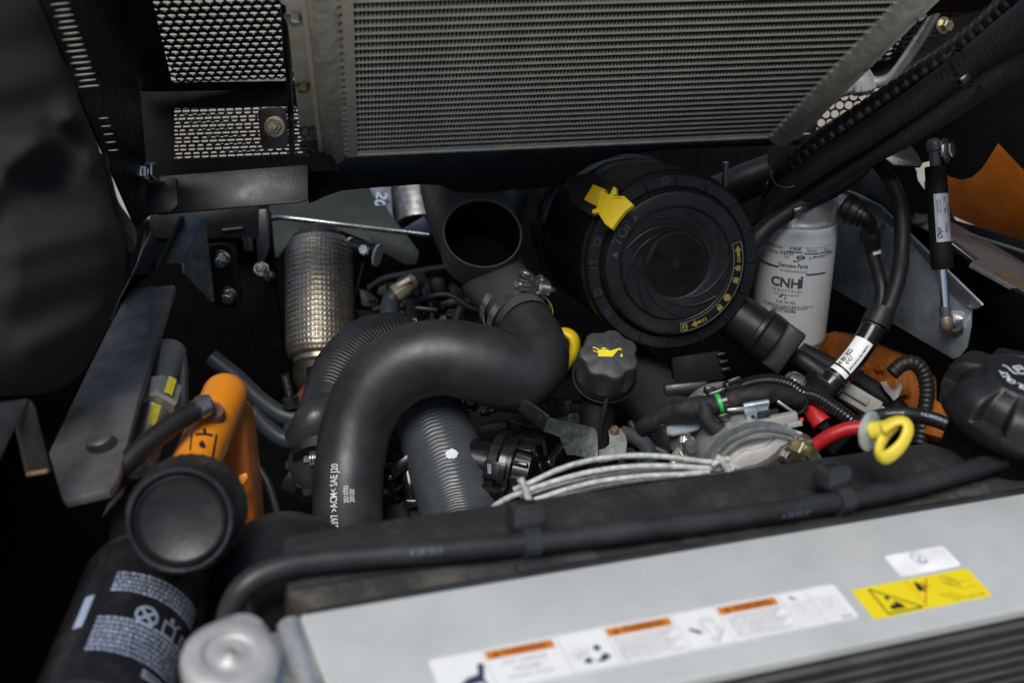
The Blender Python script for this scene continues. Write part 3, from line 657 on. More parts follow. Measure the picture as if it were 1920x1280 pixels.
lathe(bm, C0, n, [(-.058, R*.97), (-.055, R*1.01), (-.012, R*1.015), (-.009, R*.99), (-.006, R*.985), (-.001, R*.975), (.0005, R*.96), (.0005, R*.845), (-.001, R*.835), (.008, R*.805), (.0105, R*.79), (.0115, R*.765), (.0108, R*.64), (.010, R*.63), (.0125, R*.61), (.0128, R*.40), (.0115, R*.372), (.0098, R*.365), (.0098, R*.35), (.0112, R*.345), (.0118, R*.30), (.0115, R*.08), (.0105, R*.07), (.0105, R*.05), (.013, R*.045), (.013, 0)], 144, up=UP)
part('lid', bm, m_plastic, t, ang=30)
bm = B(); lathe(bm, C0+n*.0118, n, [(0, R*.335), (.0008, R*.33), (.0006, R*.29), (.0004, R*.07), (.0006, 0)], 72, rf=lambda th, h, r: min(r, R*.30/max(.2, cos(th-2.5))) if cos(th-2.5) > .3 else r, up=UP); part('centre_disc', bm, mat('smoky_brown_gloss', (.0055, .0045, .003), .26, spec=.35, bump=.06, bs=60, dust=.12, dcol=(.022,.017,.008), ds=40), t)
bm = B()
for k in range(9):                                              # curved swirl ribs
    a0 = radians(150)-k*2*pi/9; pts = []
    for i in range(9):
        s = i/8; pts.append(lid(.60-.21*s**.8, a0-s*1.35, .0125))
    tube(bm, pts, [.0015]*4+[.0013]*3+[.0008]*2, 10, .003)
part('swirl_ribs', bm, m_plastic, t)
for k in range(16):
    a = radians(100)+k*2*pi/16*1.0
    bm = B(); c = lid(.915, a, .001); er = e1*cos(a)+e2*sin(a); et = n.cross(er); box(bm, c, er*R*.06, et*.0012, n*.002); bev(bm, .0006); part('rim_rib', bm, m_plastic, t)
bm = B()
for s, a in (('TOP', 138),):
    A = radians(a); er = e1*cos(A)+e2*sin(A); et = n.cross(er); addtext(bm, s, .0155, flatmap(lid(.71, A, .0122), -et, er))
    for q in (158, 121):
        A = radians(q); er = e1*cos(A)+e2*sin(A); et = n.cross(er); f_ = flatmap(lid(.71, A, .0122), -et, er)
        addpoly(bm, [(-.004, -.003), (.004, -.003), (0, .004)], f_)
ptext(t, bm, m_duct)
bm = B()
for a, kind in ((168, 'lock'), (152, 'box'), (188, 'box'), (120, 'C'), (86, 'ring'), (204, 'I I')):   # small cast symbols on the rim
    A = radians(a); er = e1*cos(A)+e2*sin(A); et = n.cross(er); f_ = flatmap(lid(.91, A, .0012), -et, er)
    if kind == 'ring': addring(bm, 0, 0, .0035, .0045, f_, 16)
    elif kind in ('C', 'I I'): addtext(bm, kind, .009, f_)
    else:
        for x0, y0, x1, y1 in ((-.004, -.004, .004, -.0032), (-.004, .0022, .004, .003), (-.004, -.004, -.0032, .003), (.0032, -.004, .004, .003)): addrect(bm, x0, y0, x1, y1, f_)
ptext(t, bm, m_duct, 'cast_symbols')
# printed decal strip along the lower right of the lid
A0, A1 = radians(-96), radians(6); bm = B()
for k in range(40):
    a, b = A0+(A1-A0)*k/40, A0+(A1-A0)*(k+1)/40
    bm.faces.new([bm.verts.new(lid(r, x, .0122)) for r, x in ((.665, a), (.765, a), (.765, b), (.665, b))])
dec = part('decal', bm, mat('shiny_black_decal', (.012, .011, .010), .15, bump=.02), t)
bm = B()
for r in (.663, .766):
    for k in range(40):
        a, b = A0+(A1-A0)*k/40, A0+(A1-A0)*(k+1)/40
        bm.faces.new([bm.verts.new(lid(q, x, .0124)) for q, x in ((r-.004, a), (r+.004, a), (r+.004, b), (r-.004, b))])
for a in (A0, A1): bm.faces.new([bm.verts.new(lid(q, a+x, .0124)) for q, x in ((.663, -.005), (.766, -.005), (.766, .005), (.663, .005))])
part('decal_edge', bm, mat('dull_silver_edge', (.13, .13, .125), .4), dec, smooth=False)
bm = B(); m_yink = mat('dull_yellow_ink', (.22, .175, .04), .4, bump=0.)
def dmap(a): A = radians(a); er = e1*cos(A)+e2*sin(A); et = n.cross(er); return flatmap(lid(.715, A, .0125), et, -er)
for a, s in ((-4, 1), (-79, -1)):
    f_ = dmap(a)
    addpoly(bm, [(s*.009, 0), (s*.003, .0042), (s*.003, .0016), (-s*.004, .0016), (-s*.004, -.0016), (s*.003, -.0016), (s*.003, -.0042)], f_)
    for x in (-.006, -.009): addrect(bm, s*x-.0008, -.0022, s*x+.0008, .0022, f_)
for a in (-28, -56): 
    f_ = dmap(a); addrect(bm, -.0032, -.0035, .0032, .0012, f_); addring(bm, .0004, .0012, .0016, .0025, f_, 12, 0, pi)
f_ = dmap(-45); addring(bm, 0, 0, 0.0002, .0042, f_, 20)
f_ = dmap(-93)
for x0, y0, x1, y1 in ((-.002, -.004, .004, -.003), (-.002, .003, .004, .004), (-.002, -.004, -.001, .004), (.003, -.004, .004, .004)): addrect(bm, x0, y0, x1, y1, f_)
addtext(bm, 'N', .006, f_, .0012, 0)
f_ = dmap(-17); addrect(bm, -.003, -.003, .003, .002, f_); addrect(bm, -.0015, .002, .001, .004, f_)
part('decal_print', bm, m_yink, dec, smooth=False)
# yellow latch
lp = Pl(at(1105, 352, 1.372), at(1150, 380, 1.350), at(1115, 395, 1.358))
bm = B(); prism(bm, [lp(x, y, -.012) for x, y in ((1060, 330), (1115, 322), (1160, 352), (1148, 372), (1112, 408), (1070, 380))], -lp.n*.02); bev(bm, .002); part('latch_seat', bm, m_plastic, t)
bm = plate(Pl(lp.o-lp.n*.004, lp.o-lp.n*.004+(lp(1150, 380)-lp(1105, 352)), lp.o-lp.n*.004+(lp(1115, 395)-lp(1105, 352))), [(1112, 345), (1136, 355), (1122, 388), (1094, 374)], .008, .001); part('latch_slide', bm, mat('deep_yellow_plastic', (.55, .38, .01), .45), t)
la = part('latch', plate(lp, [(1126, 357), (1143, 364), (1150, 349), (1155, 352), (1155, 364), (1148, 367), (1170, 367), (1187, 383), (1172, 395), (1158, 412), (1147, 429), (1134, 420), (1124, 404), (1122, 398), (1110, 400), (1110, 393), (1118, 390)], .007, .0014), m_yellow, t)
bm = B(); 
tube(bm, [lp(x, y, .0006) for x, y in ((1128, 398), (1136, 380), (1150, 371), (1166, 370))], .0012, 8, .003); part('latch_rib', bm, m_yellow, la)
# dust outlet at lower right
a, b = lid(.86, radians(-42), -.03), at(1468, 655, 1.45)
a = at(1375, 590, 1.46); ax = (b-a).normalized()
bm = B(); lathe(bm, a, ax, [(0, px(44, 1.46)), (px(50, 1.46), px(44, 1.46)), (px(52, 1.46), px(49, 1.46)), (px(60, 1.46), px(51, 1.46)), (px(64, 1.46), px(48, 1.46)), (px(66, 1.46), px(50, 1.46)), (px(92, 1.46), px(48, 1.46))], 40); part('dust_outlet', bm, m_plastic, t)
c = a+ax*px(108, 1.46); f1, f2 = frame(ax, cv(0, 0, -1)); part('rubber_valve', bbox(c, ax*px(24, 1.46), f1*px(46, 1.46), f2*px(16, 1.46), .004), m_rubber2, t)
# thin bright pin behind the air cleaner
t = thing('bright_pin', 'thin bright upright pin just right of the air cleaner drum', 'pin', at(1360, 345, 1.58))
bm = B(); cyl(bm, at(1358, 350, 1.58), at(1361, 304, 1.57), px(5.5, 1.57), n=16, ch=.0008); part('pin', bm, m_bolt, t)
t = thing('wide_black_hose', 'wide dull black hose leaving the right of the air cleaner behind the bright pin', 'hose', at(1400, 330, 1.66))
bm = B(); tube(bm, [at(1330, 370, 1.68), at(1400, 340, 1.66), at(1500, 300, 1.66), at(1600, 240, 1.66)], px(34, 1.66), 24, .008); part('hose', bm, m_rubber2, t)
for x, y in ((1325, 290), (1395, 290), (1440, 285)):
    pass

# ------------------------------------------------------------------ grey plastic intake duct
d = 1.47
t = thing('intake_duct', 'grey black moulded plastic intake duct with a wide open mouth facing out', 'duct', at(905, 480, d))
bm = B()
tube(bm, [at(888, 285, d+.23), at(890, 345, d+.145), at(893, 420, d+.062), at(915, 500, d+.015), at(955, 560, d-.04), at(985, 605, d-.075)], [px(106, d+.2), px(104, d+.14), px(86, d+.05), px(66, d), px(56, d-.05), px(51, d-.08)], 72, .003, caps=False)
on = cv(.10, .42, -.90).normalized(); oc = at(905, 436, d-.045); ru = cv(1, -.16, 0)
f1, f2 = frame(on, cv(.16, 1, 0)); rr = px(75, d-.04)
kill = [f for f in bm.faces if (f.calc_center_median()-oc).dot(on) > -.07 and ((f.calc_center_median()-oc)-on*(f.calc_center_median()-oc).dot(on)).length < rr*.955]
bmesh.ops.delete(bm, geom=kill, context='FACES'); part('body', bm, m_duct, t)
bm = B()
for p_ in ():
    pass
prof = [(-.05, .98), (-.004, 1.0), (0, .985), (0, .955), (-.003, .935)]
lathe(bm, oc, on, [(h, r*rr) for h, r in prof], 56, up=cv(.16, 1, 0), capa=False, capb=False); part('mouth', bm, m_duct, t)
bm = B(); lathe(bm, oc, on, [(-.002, rr*.937), (-.02, rr*.92), (-.075, rr*.86), (-.075, 0)], 56, up=cv(.16, 1, 0), capa=False); part('mouth_inner_shade', bm, mat('duct_inside_shade', (.0035, .0035, .0035), .8, spec=.1, bump=0.), t)  # near-black colour paints the shade inside the open mouth
bm = B(); lathe(bm, oc-on*.049, on, [(0, rr*.88), (.0003, 0)], 40); part('mouth_shade', bm, m_ink, t) if False else bm.free()
# worm drive clamps on the joint
def clamp(parent, pc, axis, r, w, side, mt=m_bolt):
    """band, tightening screw with spring washers and its housing"""
    bm = B(); lathe(bm, pc-axis*w*.5, axis, [(0, r), (0, r+.0012), (w, r+.0012), (w, r)], 48, capa=False, capb=False); part('band', bm, mt, parent)
    o = (side-axis*side.dot(axis)).normalized(); tg = axis.cross(o).normalized()
    c = pc+o*(r+.006)
    part('screw_housing', bbox(c+tg*.012, tg*.011, o*.0045, axis*w*.45, .001), mt, parent)
    bm = B(); p0 = c-tg*.001
    lathe(bm, p0, -tg, [(0, .006)]+[(z, rq) for k in range(5) for z, rq in ((.002+k*.0028, .0088), (.0034+k*.0028, .0088), (.0039+k*.0028, .0062))]+[(.0175, .006)], 24); part('spring_washers', bm, mt, parent, ang=25)
    bm = B(); lathe(bm, p0-tg*.0175, -tg, [(0, .0042), (.007, .0042), (.008, .0035)], 6); part('screw_head', bm, mt, parent)
    bm = B(); cyl(bm, c+tg*.02, c+tg*.027, .0032, n=12); part('screw_end', bm, mt, parent)

# ------------------------------------------------------------------ big black charge hose
d = 1.35
hp = [at(953, 568, 1.435), at(985, 612, 1.40), at(1003, 668, 1.372), at(968, 700, 1.352), at(905, 683, 1.34), at(835, 670, 1.335), at(765, 682, 1.335), at(705, 728, 1.335), at(670, 795, 1.332), at(656, 870, 1.322), at(652, 940, 1.305), at(654, 1010, 1.28), at(658, 1080, 1.25)]
hr = [px(v, d) for v in (55, 58, 66, 74, 73, 71, 71, 70, 66, 64, 64, 63, 62)]
t = thing('charge_air_hose', 'thick smooth black rubber hose with white lettering that bends over the engine like a hook', 'hose', hp[-1])
bm = B(); HF = tube(bm, hp, hr, 64, .004); hose = part('hose', bm, m_rubber, t)
Lh = HF[-1][4]
def s_of(x, y):
    return min(HF, key=lambda f: ((960+F*(f[0]-CAM).dot(CR)/(f[0]-CAM).dot(CF)-x)**2+(640-F*(f[0]-CAM).dot(CU)/(f[0]-CAM).dot(CF)-y)**2))[4]
bm = B()
f_ = ontube(HF, s_of(655, 935), (cv(-.22, .0, -1)).normalized(), .0005)
fm = lambda u, v: f_(-u, -v)
addtext(bm, 'W 47823397 >ACM< SAE J20', .0108, fm, -.029, -.0, sx=.86, bold=.012)
f2_ = ontube(HF, s_of(655, 935), (cv(.16, .0, -1)).normalized(), .0005)
fm2 = lambda u, v: f2_(-u, -v)
addtext(bm, '2021/07/03', .007, fm2, -.013, .003, sx=.75, bold=.01); addtext(bm, '2001203', .007, fm2, -.015, -.003, sx=.75, bold=.01)
part('lettering', bm, m_inkw, hose, smooth=False)
t = thing('hose_clamp', 'upper left spring loaded steel hose clamp holding the big black hose to the duct', 'hose clamp', at(950, 575, 1.42), 'spring loaded hose clamps on the duct')
axh = (hp[1]-hp[0]).normalized(); 
clamp(t, hp[0]+axh*.010, axh, px(60, 1.42), .011, cv(.75, .42, -.5))
t['label'] = 'spring loaded hose clamp farther up the duct, behind its twin'
t = thing('hose_clamp', 'spring loaded hose clamp in front, at the very end of the big black hose', 'hose clamp', at(985, 600, 1.40), 'spring loaded hose clamps on the duct')
clamp(t, hp[0]+axh*.034, axh, px(63, 1.40), .011, cv(.55, .35, -.76))

# ------------------------------------------------------------------ ribbed hoses
def ribs(pitch, amp, nw, wob): return lambda s, th, r, L: r*(1+amp*sin(2*pi*s/pitch+wob*sin(nw*th)))
rp = [at(768, 725, 1.445), at(797, 768, 1.415), at(826, 835, 1.385), at(850, 905, 1.36), at(868, 975, 1.335), at(880, 1050, 1.30)]
rh = [px(v, 1.38) for v in (66, 70, 74, 75, 76, 76)]
t = thing('ribbed_hose', 'fat grey ribbed rubber hose with a white paint dot passing under the black hose', 'hose', rp[-1])
bm = B(); RF = tube(bm, rp, rh, 112, .00078, rf=ribs(.0046, .007, 14, .9)); rib = part('hose', bm, m_ribrub, t, ang=80)
f_ = ontube(RF, min(RF, key=lambda f: abs((f[0]-at(848, 880, 1.36)).length))[4], (CAM-at(848, 880, 1.36)+cv(.22, .0, 0)).normalized(), .0018)
bm = B(); pts = [(.0062*(1+.05*sin(5*a)+.08*sin(9*a+1))*cos(a), .0066*(1+.05*sin(5*a)+.08*sin(9*a+1))*sin(a)) for a in [2*pi*k/30 for k in range(30)]]; addpoly(bm, pts, f_); part('paint_dot', bm, m_inkb if False else mat('white_paint', (.62, .66, .72), .5), rib, smooth=False)
rp = [at(800, 650, 1.56), at(745, 638, 1.54), at(690, 650, 1.52), at(645, 695, 1.49), at(618, 750, 1.46), at(600, 810, 1.43), at(600, 860, 1.41)]
t = thing('ribbed_turbo_hose', 'dark ribbed rubber hose curving between the braided pipe and the big black hose', 'hose', rp[-1])
bm = B(); tube(bm, rp, [px(v, 1.5) for v in (52, 54, 56, 56, 50, 48, 48)], 80, .0011, rf=lambda s, th, r, L: r*(1+(.012*sin(2*pi*s/.0048+.8*sin(11*th)) if s < L*.68 else .0))); part('hose', bm, m_rubber, t, ang=80)
bm = B(); 
a, b = at(624, 740, 1.465), at(606, 800, 1.435); axq = (b-a).normalized(); lathe(bm, a+axq*.02, axq, [(0, px(50, 1.45)), (.001, px(52, 1.45)), (.010, px(52, 1.45)), (.011, px(50, 1.45))], 40, capa=False, capb=False); part('band', bm, m_rubber2, t)
bm = B(); lathe(bm, a+axq*.034, axq, [(0, px(50, 1.45)), (.001, px(51.5, 1.45)), (.004, px(51.5, 1.45)), (.005, px(50, 1.45))], 40, capa=False, capb=False); part('band', bm, m_rubber2, t)

# black cast pump with its screws, left of the big hose
d = 1.42
t = thing('cast_pump_body', 'black painted cast pump body with round bosses and slotted screws left of the big hose', 'pump', at(590, 860, d))
n = cv(-.45, .30, -.84).normalized(); c = at(600, 858, d); u_ = cv(0, 1, 0)
bm = B(); lathe(bm, c, n, [(-.06, px(84, d)), (-.018, px(88, d)), (-.012, px(80, d)), (.0, px(74, d)), (.012, px(58, d)), (.018, px(40, d)), (.02, 0)], 64, up=u_, rf=lambda th, h, r: r*(1+(.05*max(0, sin(th*5))**6 if h < -.01 else 0))); m_pump = mat('black_engine_paint', (.034, .037, .041), .38, bump=.25, bs=180, dust=.1, dcol=(.1,.1,.1)); part('body', bm, m_pump, t)
bm = B(); tube(bm, [at(620, 775, d), at(590, 790, d-.01), at(560, 830, d)], [px(34, d), px(40, d), px(30, d)], 28, .006); part('volute', bm, m_pump, t)
e1, e2 = frame(n, u_)
for (x, y, sl) in ((575, 833, 0), (569, 906, 1), (581, 922, 0), (610, 760, 0), (545, 800, 0), (548, 872, 0)):
    p = Pl(c+n*.004, c+n*.004+e1, c+n*.004+e2)(x, y); bm = B(); lathe(bm, p, n, [(-.012, .0068), (.004, .0064), (.006, .0058), (.006, .0044), (.0048, .0042), (.0048, 0)], 24); q = part('boss', bm, m_pump, t)
    if sl: 
        bm = B(); box(bm, p+n*.0055, e1*.0045+e2*.001, e2*.0007, n*.0012); part('slot', bm, m_pump, q)
p = at(571, 862, d-.05); n2 = cv(1, .08, -.1).normalized()
bm = B(); lathe(bm, p, n2, [(0, .0045), (.007, .0045)], 6); part('screw_head', bm, m_bolt, t)
bm = B(); lathe(bm, p+n2*.007, n2, [(0, .005)]+[(z, r_) for k in range(6) for z, r_ in ((.001+k*.003, .0095), (.0026+k*.003, .0095), (.0031+k*.003, .006))]+[(.02, .006)], 24); part('spring_washers', bm, m_bolt, t, ang=25)
bm = plate(facing(d+.0), [(527, 905), (545, 880), (560, 900), (552, 925), (528, 918)], .004, .0006); part('tab', bm, m_plastic, t)
# black rubber elbow at lower left
t = thing('rubber_elbow', 'plump black rubber elbow rising beside the left end of the dusty foam strip', 'hose elbow', at(480, 1100, 1.08))
d = 1.10; bm = B(); tube(bm, [at(660, 1120, 1.16), at(600, 1062, 1.14), at(530, 1040, 1.12), at(478, 1080, 1.09), at(455, 1180, 1.06), at(450, 1300, 1.03)], [px(80, d), px(82, d), px(84, d), px(80, d), px(66, d), px(64, d)], 48, .006); part('elbow', bm, m_rubber, t)

# quick connector to the right of the ribbed hose
d = 1.37
t = thing('quick_connector', 'black plastic quick connector with clips and a blue paint stroke beside the ribbed hose', 'connector', at(950, 870, d))
n = cv(.95, -.17, -.26).normalized(); c = at(898, 868, d-.01); u_ = cv(.2, 1, 0); r0 = px(68, d)
bm = B(); lathe(bm, c, n, [(-.02, r0*.66), (.016, r0*.66), (.017, r0*.90), (.019, r0*1.0), (.029, r0*1.02), (.031, r0*.92), (.038, r0*.90), (.039, r0*1.0), (.045, r0*1.0), (.047, r0*.88), (.064, r0*.84), (.067, r0*.6)], 56, up=u_); part('body', bm, m_glossp, t)
e1, e2 = frame(n, u_); vw = tocam(c)
a0 = atan2(vw.dot(e2), vw.dot(e1))
for k in range(6):
    A = a0-1.05+k*.42; o = e1*cos(A)+e2*sin(A); g = n.cross(o)
    part('rib_lug', bbox(c+n*.055+o*(r0*.96), n*.0085, g*.0022, o*.0045, .0008), m_glossp, t)
for A, w_, hl in ((a0+.75, .0085, .014), (a0+.1, .0095, .012)):
    o = e1*cos(A)+e2*sin(A); g = n.cross(o); part('clip', bbox(c+n*.030+o*(r0*1.04), n*hl, g*w_, o*.0028, .001), m_glossp, t)
    part('clip_bar', bbox(c+n*.032+o*(r0*1.10), n*hl*.35, g*w_*.8, o*.0022, .0008), m_plastic, t)
o = e1*cos(a0+.1)+e2*sin(a0+.1); o2 = e1*cos(a0+.75)+e2*sin(a0+.75)
for oo in (o, o2):
    pc = c+n*.030+oo*(r0*1.04+.0030); gg = n.cross(oo)
    if oo is o2 or oo.dot(CU) > .5: pass
up_o = max((o, o2), key=lambda z: z.dot(CU)); gg = n.cross(up_o); pc = c+n*.028+up_o*(r0*1.04+.0034); f_ = flatmap(pc, n, gg)
bm = B()
for k in range(3): addpoly(bm, [(-.006+k*.0016, -.006), (-.0052+k*.0016, -.006), (-.003+k*.0014, .004), (-.0038+k*.0014, .004)], f_)
part('paint_stroke', bm, m_inkb, t, smooth=False)
part('hinge_block', bbox(at(925, 800, d+.0), cv(1, .22, 0)*px(26, d), cv(-.2, 1, 0)*px(8, d), CF*.010, .002), m_matt, t)
bm = B(); tube(bm, [at(905, 908, d-.03), at(925, 905, d-.04), at(945, 903, d-.035)], px(10, d), 16, .004); part('pin', bm, m_glossp, t)
# small sensor between the two hoses
d = 1.40
t = thing('sensor_plug', 'shiny black sensor plug with a braided lead between the two fat hoses', 'sensor', at(760, 890, d))
bm = B(); lathe(bm, at(722, 905, d), cv(.75, .6, -.2), [(0, px(40, d)), (.006, px(42, d)), (.008, px(34, d)), (.02, px(30, d)), (.028, px(18, d)), (.05, px(14, d))], 32); part('body', bm, m_glossp, t)
part('socket', bbox(at(756, 870, d-.03), cv(.8, .55, 0)*px(26, d), cv(-.5, .8, 0)*px(13, d), CF*.012, .003), m_glossp, t)
bm = B(); tube(bm, [at(765, 885, d-.03), at(770, 915, d-.035), at(772, 935, d-.03)], px(13, d), 20, .004); part('boot', bm, m_glossp, t)
part('collar', bbox(at(776, 942, d-.035), CR*px(16, d), CU*px(8, d), CF*.01, .002), m_glossp, t)
bm = B(); tube(bm, [at(775, 945, d-.03), at(781, 975, d-.03), at(786, 1020, d-.02)], px(10, d), 24, .0008, rf=lambda s, th, r, L: r*(1+.1*sin(2*pi*s/.004)*sin(6*th))); part('lead', bm, m_web, t)
bm = B(); tube(bm, [at(735, 840, d+.02), at(742, 930, d+.03), at(770, 1010, d)], px(42, d), 24, .006); part('neck', bm, m_rubber2, t)
# small valve with two glossy stubs right of the connector
d = 1.36
t = thing('vent_valve', 'glossy black vent valve with a curled thin tube right of the quick connector', 'valve', at(1040, 870, d))
bm = B(); lathe(bm, at(1026, 878, d), cv(.55, .75, -.3), [(0, px(13, d)), (.01, px(15, d)), (.014, px(12, d)), (.028, px(12, d)), (.034, px(9, d))], 24); part('body', bm, m_glossp, t)
bm = B(); tube(bm, [at(1012, 820, d), at(1008, 850, d-.01), at(1015, 882, d-.015), at(1025, 895, d-.01), at(1030, 920, d)], px(5, d), 12, .003); part('tube', bm, m_glossp, t)
bm = B(); lathe(bm, at(1031, 868, d-.012), cv(.2, .3, -.9), [(0, px(11, d)), (.006, px(11, d)), (.009, px(7, d)), (.01, 0)], 20); part('knob', bm, m_glossp, t)

# ------------------------------------------------------------------ oil filler
d = 1.36
t = thing('oil_filler', 'black lobed oil filler cap with a yellow oil can symbol on its upright neck', 'oil filler', at(1130, 860, 1.33))
n = cv(.05, .58, -.81).normalized(); tc_ = at(1142, 662, 1.335); UPc = cv(-.03, 1, 0)
Rc = px(57, 1.335)
def lobes(th, h, r):
    if h > -.033 and h < .002: return r*(1-.125*((1+cos(7*th+.5))*.5)**1.3*(1.0 if h > -.028 else .5))
    return r
bm = B(); e1, e2 = lathe(bm, tc_, n, [(-.044, Rc*.99), (-.036, Rc*1.0), (-.033, Rc*1.03), (-.030, Rc*1.03), (-.005, Rc*1.02), (-.0022, Rc*1.0), (-.0006, Rc*.97), (0, Rc*.93), (.0004, 0)], 140, rf=lobes, up=UPc); capo = part('cap', bm, m_cap, t, ang=50)
fl = flatmap(tc_, e1, e2, .0009)
bm = B(); S_ = Rc/56.
def Q(pts): addpoly(bm, [((x-1142-4)*S_, -(y-660)*S_*1.22) for x, y in pts], fl)
Q([(1125.5, 653.5), (1144.5, 653.8), (1147.5, 656.5), (1164, 652.2), (1168, 652), (1170.5, 655), (1168.5, 656.3), (1166.5, 654.5), (1163, 655.5), (1151, 667.3), (1125, 666)])
Q([(1117.5, 647.5), (1127.5, 651.5), (1128, 654), (1126, 654), (1125.5, 653), (1119, 650), (1118.5, 651), (1117, 650.5)])
Q([(1117, 654), (1125.3, 657.2), (1125.3, 658.8), (1116.8, 655.8)])
Q([(1133, 650), (1142, 650.5), (1141, 652.3), (1138.6, 652.2), (1138.6, 653.7), (1135.8, 653.7), (1135.8, 652.2), (1133, 652)])
Q([(1168.6, 661.3), (1170.6, 665), (1170.2, 667.3), (1168, 668.4), (1166.2, 667.3), (1166, 665.3)])
part('oil_can_symbol', bm, mat('bright_yellow_ink', (.78, .66, .02), .5), capo, smooth=False)
bm = B(); c2 = tc_-n*.046; lathe(bm, c2, n, [(-.012, Rc*.80), (-.003, Rc*1.06), (.0005, Rc*1.10), (.002, Rc*1.10), (.002, Rc*1.03), (-.002, Rc*.98), (-.004, Rc*.7)], 64, capb=False); part('collar', bm, m_plastic, t)
bm = B(); tube(bm, [at(1125, 725, 1.38), at(1120, 780, 1.375), at(1117, 850, 1.365), at(1116, 920, 1.36)], px(33, 1.37), 32, .008); part('neck', bm, m_matt, t)
bm = plate(facing(1.345), [(1133, 745), (1143, 742), (1130, 800), (1127, 850), (1122, 850), (1124, 795)], .004, .0008); part('web', bm, m_matt, t)
# galvanised brackets round the neck
t = thing('support_bracket', 'mottled galvanised strap bracket running from under the big hose to the oil filler neck', 'bracket', at(1080, 820, 1.27))
q = Pl(at(970, 768, 1.33), at(1035, 785, 1.30), at(1000, 800, 1.325)); q2 = Pl(at(1028, 782, 1.302), at(1120, 805, 1.275), at(1100, 860, 1.265))
part('arm', plate(q, [(950, 750), (985, 752), (1003, 762), (1028, 781), (1018, 807), (990, 785)], .003, .0006), m_galv, t)
part('plate', plate(q2, [(1028, 781), (1104, 798), (1114, 801), (1120, 810), (1121.5, 864), (1078, 853), (1062, 852), (1057, 838), (1048, 818), (1018, 808)], .0035, .0008, .003, which=(1, 2, 3)), m_galv, t)
q = Pl(q2.o+q2.n*.0008, q2.o+q2.n*.0008+q2(1120, 805)-q2.o, q2.o+q2.n*.0008+q2(1100, 860)-q2.o)
part('punched_hole', plate(q, [(1055, 820), (1066, 823), (1066, 830), (1056, 828)], .0005, 0), m_ink, t)
t = thing('ear_plate', 'pale galvanised ear plate with a notch and a bolt right of the oil filler neck', 'plate', at(1150, 840, 1.30))
q = Pl(at(1125, 850, 1.285), at(1170, 850, 1.285), at(1150, 805, 1.315))
o_ = [(1141, 806), (1150, 800), (1162, 802), (1172, 814), (1176, 828), (1174, 846), (1166, 856), (1140, 862), (1122, 864), (1122, 842), (1134, 840), (1142, 832), (1143, 820)]
part('plate', plate(q, o_, .003, .0006), mat('pale_galvanised', (.40, .41, .40), .45, metal=.5, var=.2, vs=120, speck=.4, scol=(.65,.66,.65), ss=380, bump=.2), t)
bolt(t, q(1152, 810, .0003), q.n, .0048, .005, m_rust, washer=1.1)

# yellow dipstick grip behind the cap
d = 1.42
t = thing('dipstick_grip', 'small yellow ring grip half hidden between the big hose and the oil cap', 'dipstick', at(1068, 655, d))
bm = B(); tube(bm, [at(x, y, d+z) for x, y, z in ((1046, 626, 0), (1062, 624, -.004), (1076, 636, -.006), (1076, 660, -.004), (1064, 682, 0), (1052, 690, .004))], [px(10, d)]*6, 16, .003, flat=1.9, up=CF); part('grip', bm, m_yellow, t)
bm = B(); tube(bm, [at(x, y, d+.014) for x, y in ((1048, 626), (1064, 630), (1070, 645), (1066, 668), (1052, 686))], px(9, d), 12, .003); part('grip_core', bm, m_ink, t)
# dark textured hose right of the cap
t = thing('wrapped_hose', 'wide black fabric wrapped hose sloping down behind the oil filler cap', 'hose', at(1230, 760, 1.46))
bm = B(); tube(bm, [at(1150, 680, 1.50), at(1200, 725, 1.48), at(1255, 775, 1.46), at(1300, 830, 1.44)], px(64, 1.47), 40, .006); part('hose', bm, m_web, t)

# ------------------------------------------------------------------ white fuel filter
d = 1.50
a, b = at(1499, 412, d-.005), at(1474, 648, d+.060); ax = (a-b).normalized(); L = (a-b).length; R = px(71, d+.02)
t = thing('fuel_filter', 'white spin-on fuel filter can printed with grey text under a cast metal head', 'fuel filter', b)
bm = B(); lathe(bm, b, ax, [(-.004, 0), (-.004, R*.70), (0, R*.84), (.008, R*.90), (.012, R*.905), (.016, R*.985), (.020, R), (L-.012, R), (L-.009, R*.985), (L-.006, R*1.0), (L-.001, R*.97), (L, R*.9)], 72); can = part('can', bm, m_white, t)
c0 = b+ax*(L*.5); fm = cylmap(b, ax, R, tocam(c0)+CR*-.05, .0004)
bm = B(); vy = lambda y: L*(648-y)/236.
k = px(1, d+.02)
def tx(s, x, y, size, **kw): addtext(bm, s, size*k, fm, (x-1487)*k, vy(y), **kw)
tx('CNH', 1477, 506, 25, sx=1.0, bold=.035, rot=-.0); tx('i', 1506, 503, 33, bold=.03)
tx('I N D U S T R I A L', 1481, 520, 8, sx=.9); tx('www.cnhindustrial.com', 1481, 526.5, 6, sx=.85, bold=0)
tx('Genuine Parts', 1488, 474, 11, sx=.85, bold=.025); tx('IN PERFORMANCE', 1490, 484, 7, sx=.85, bold=0)
tx('NEW HOLLAND', 1446, 444, 7.5, sx=.75); tx('CASE', 1489, 443, 9, bold=.03, shear=.2); tx('IVECO', 1474, 453, 9, bold=.02); tx('STEYR', 1448, 455, 7)
tx('MAGIRUS', 1537, 457, 7); tx('FPT', 1493, 466, 7.5, shear=.3, bold=.02); tx('PARTS', 1562, 455, 6)
tx('BUS', 1476, 459.5, 5)
for x, s in ((1519, 'Flexi-Coil'), (1549, 'Braud')):
    tx(s, x, 446, 6, sx=.8); addrect(bm, (x-14-1487)*k, vy(452), (x+14-1487)*k, vy(450), fm, 6)
    addrect(bm, (x-14-1487)*k, vy(441.3), (x+14-1487)*k, vy(440.7), fm, 6)
addrect(bm, (1474-1487)*k, vy(450), (1502-1487)*k, vy(448), fm, 6)
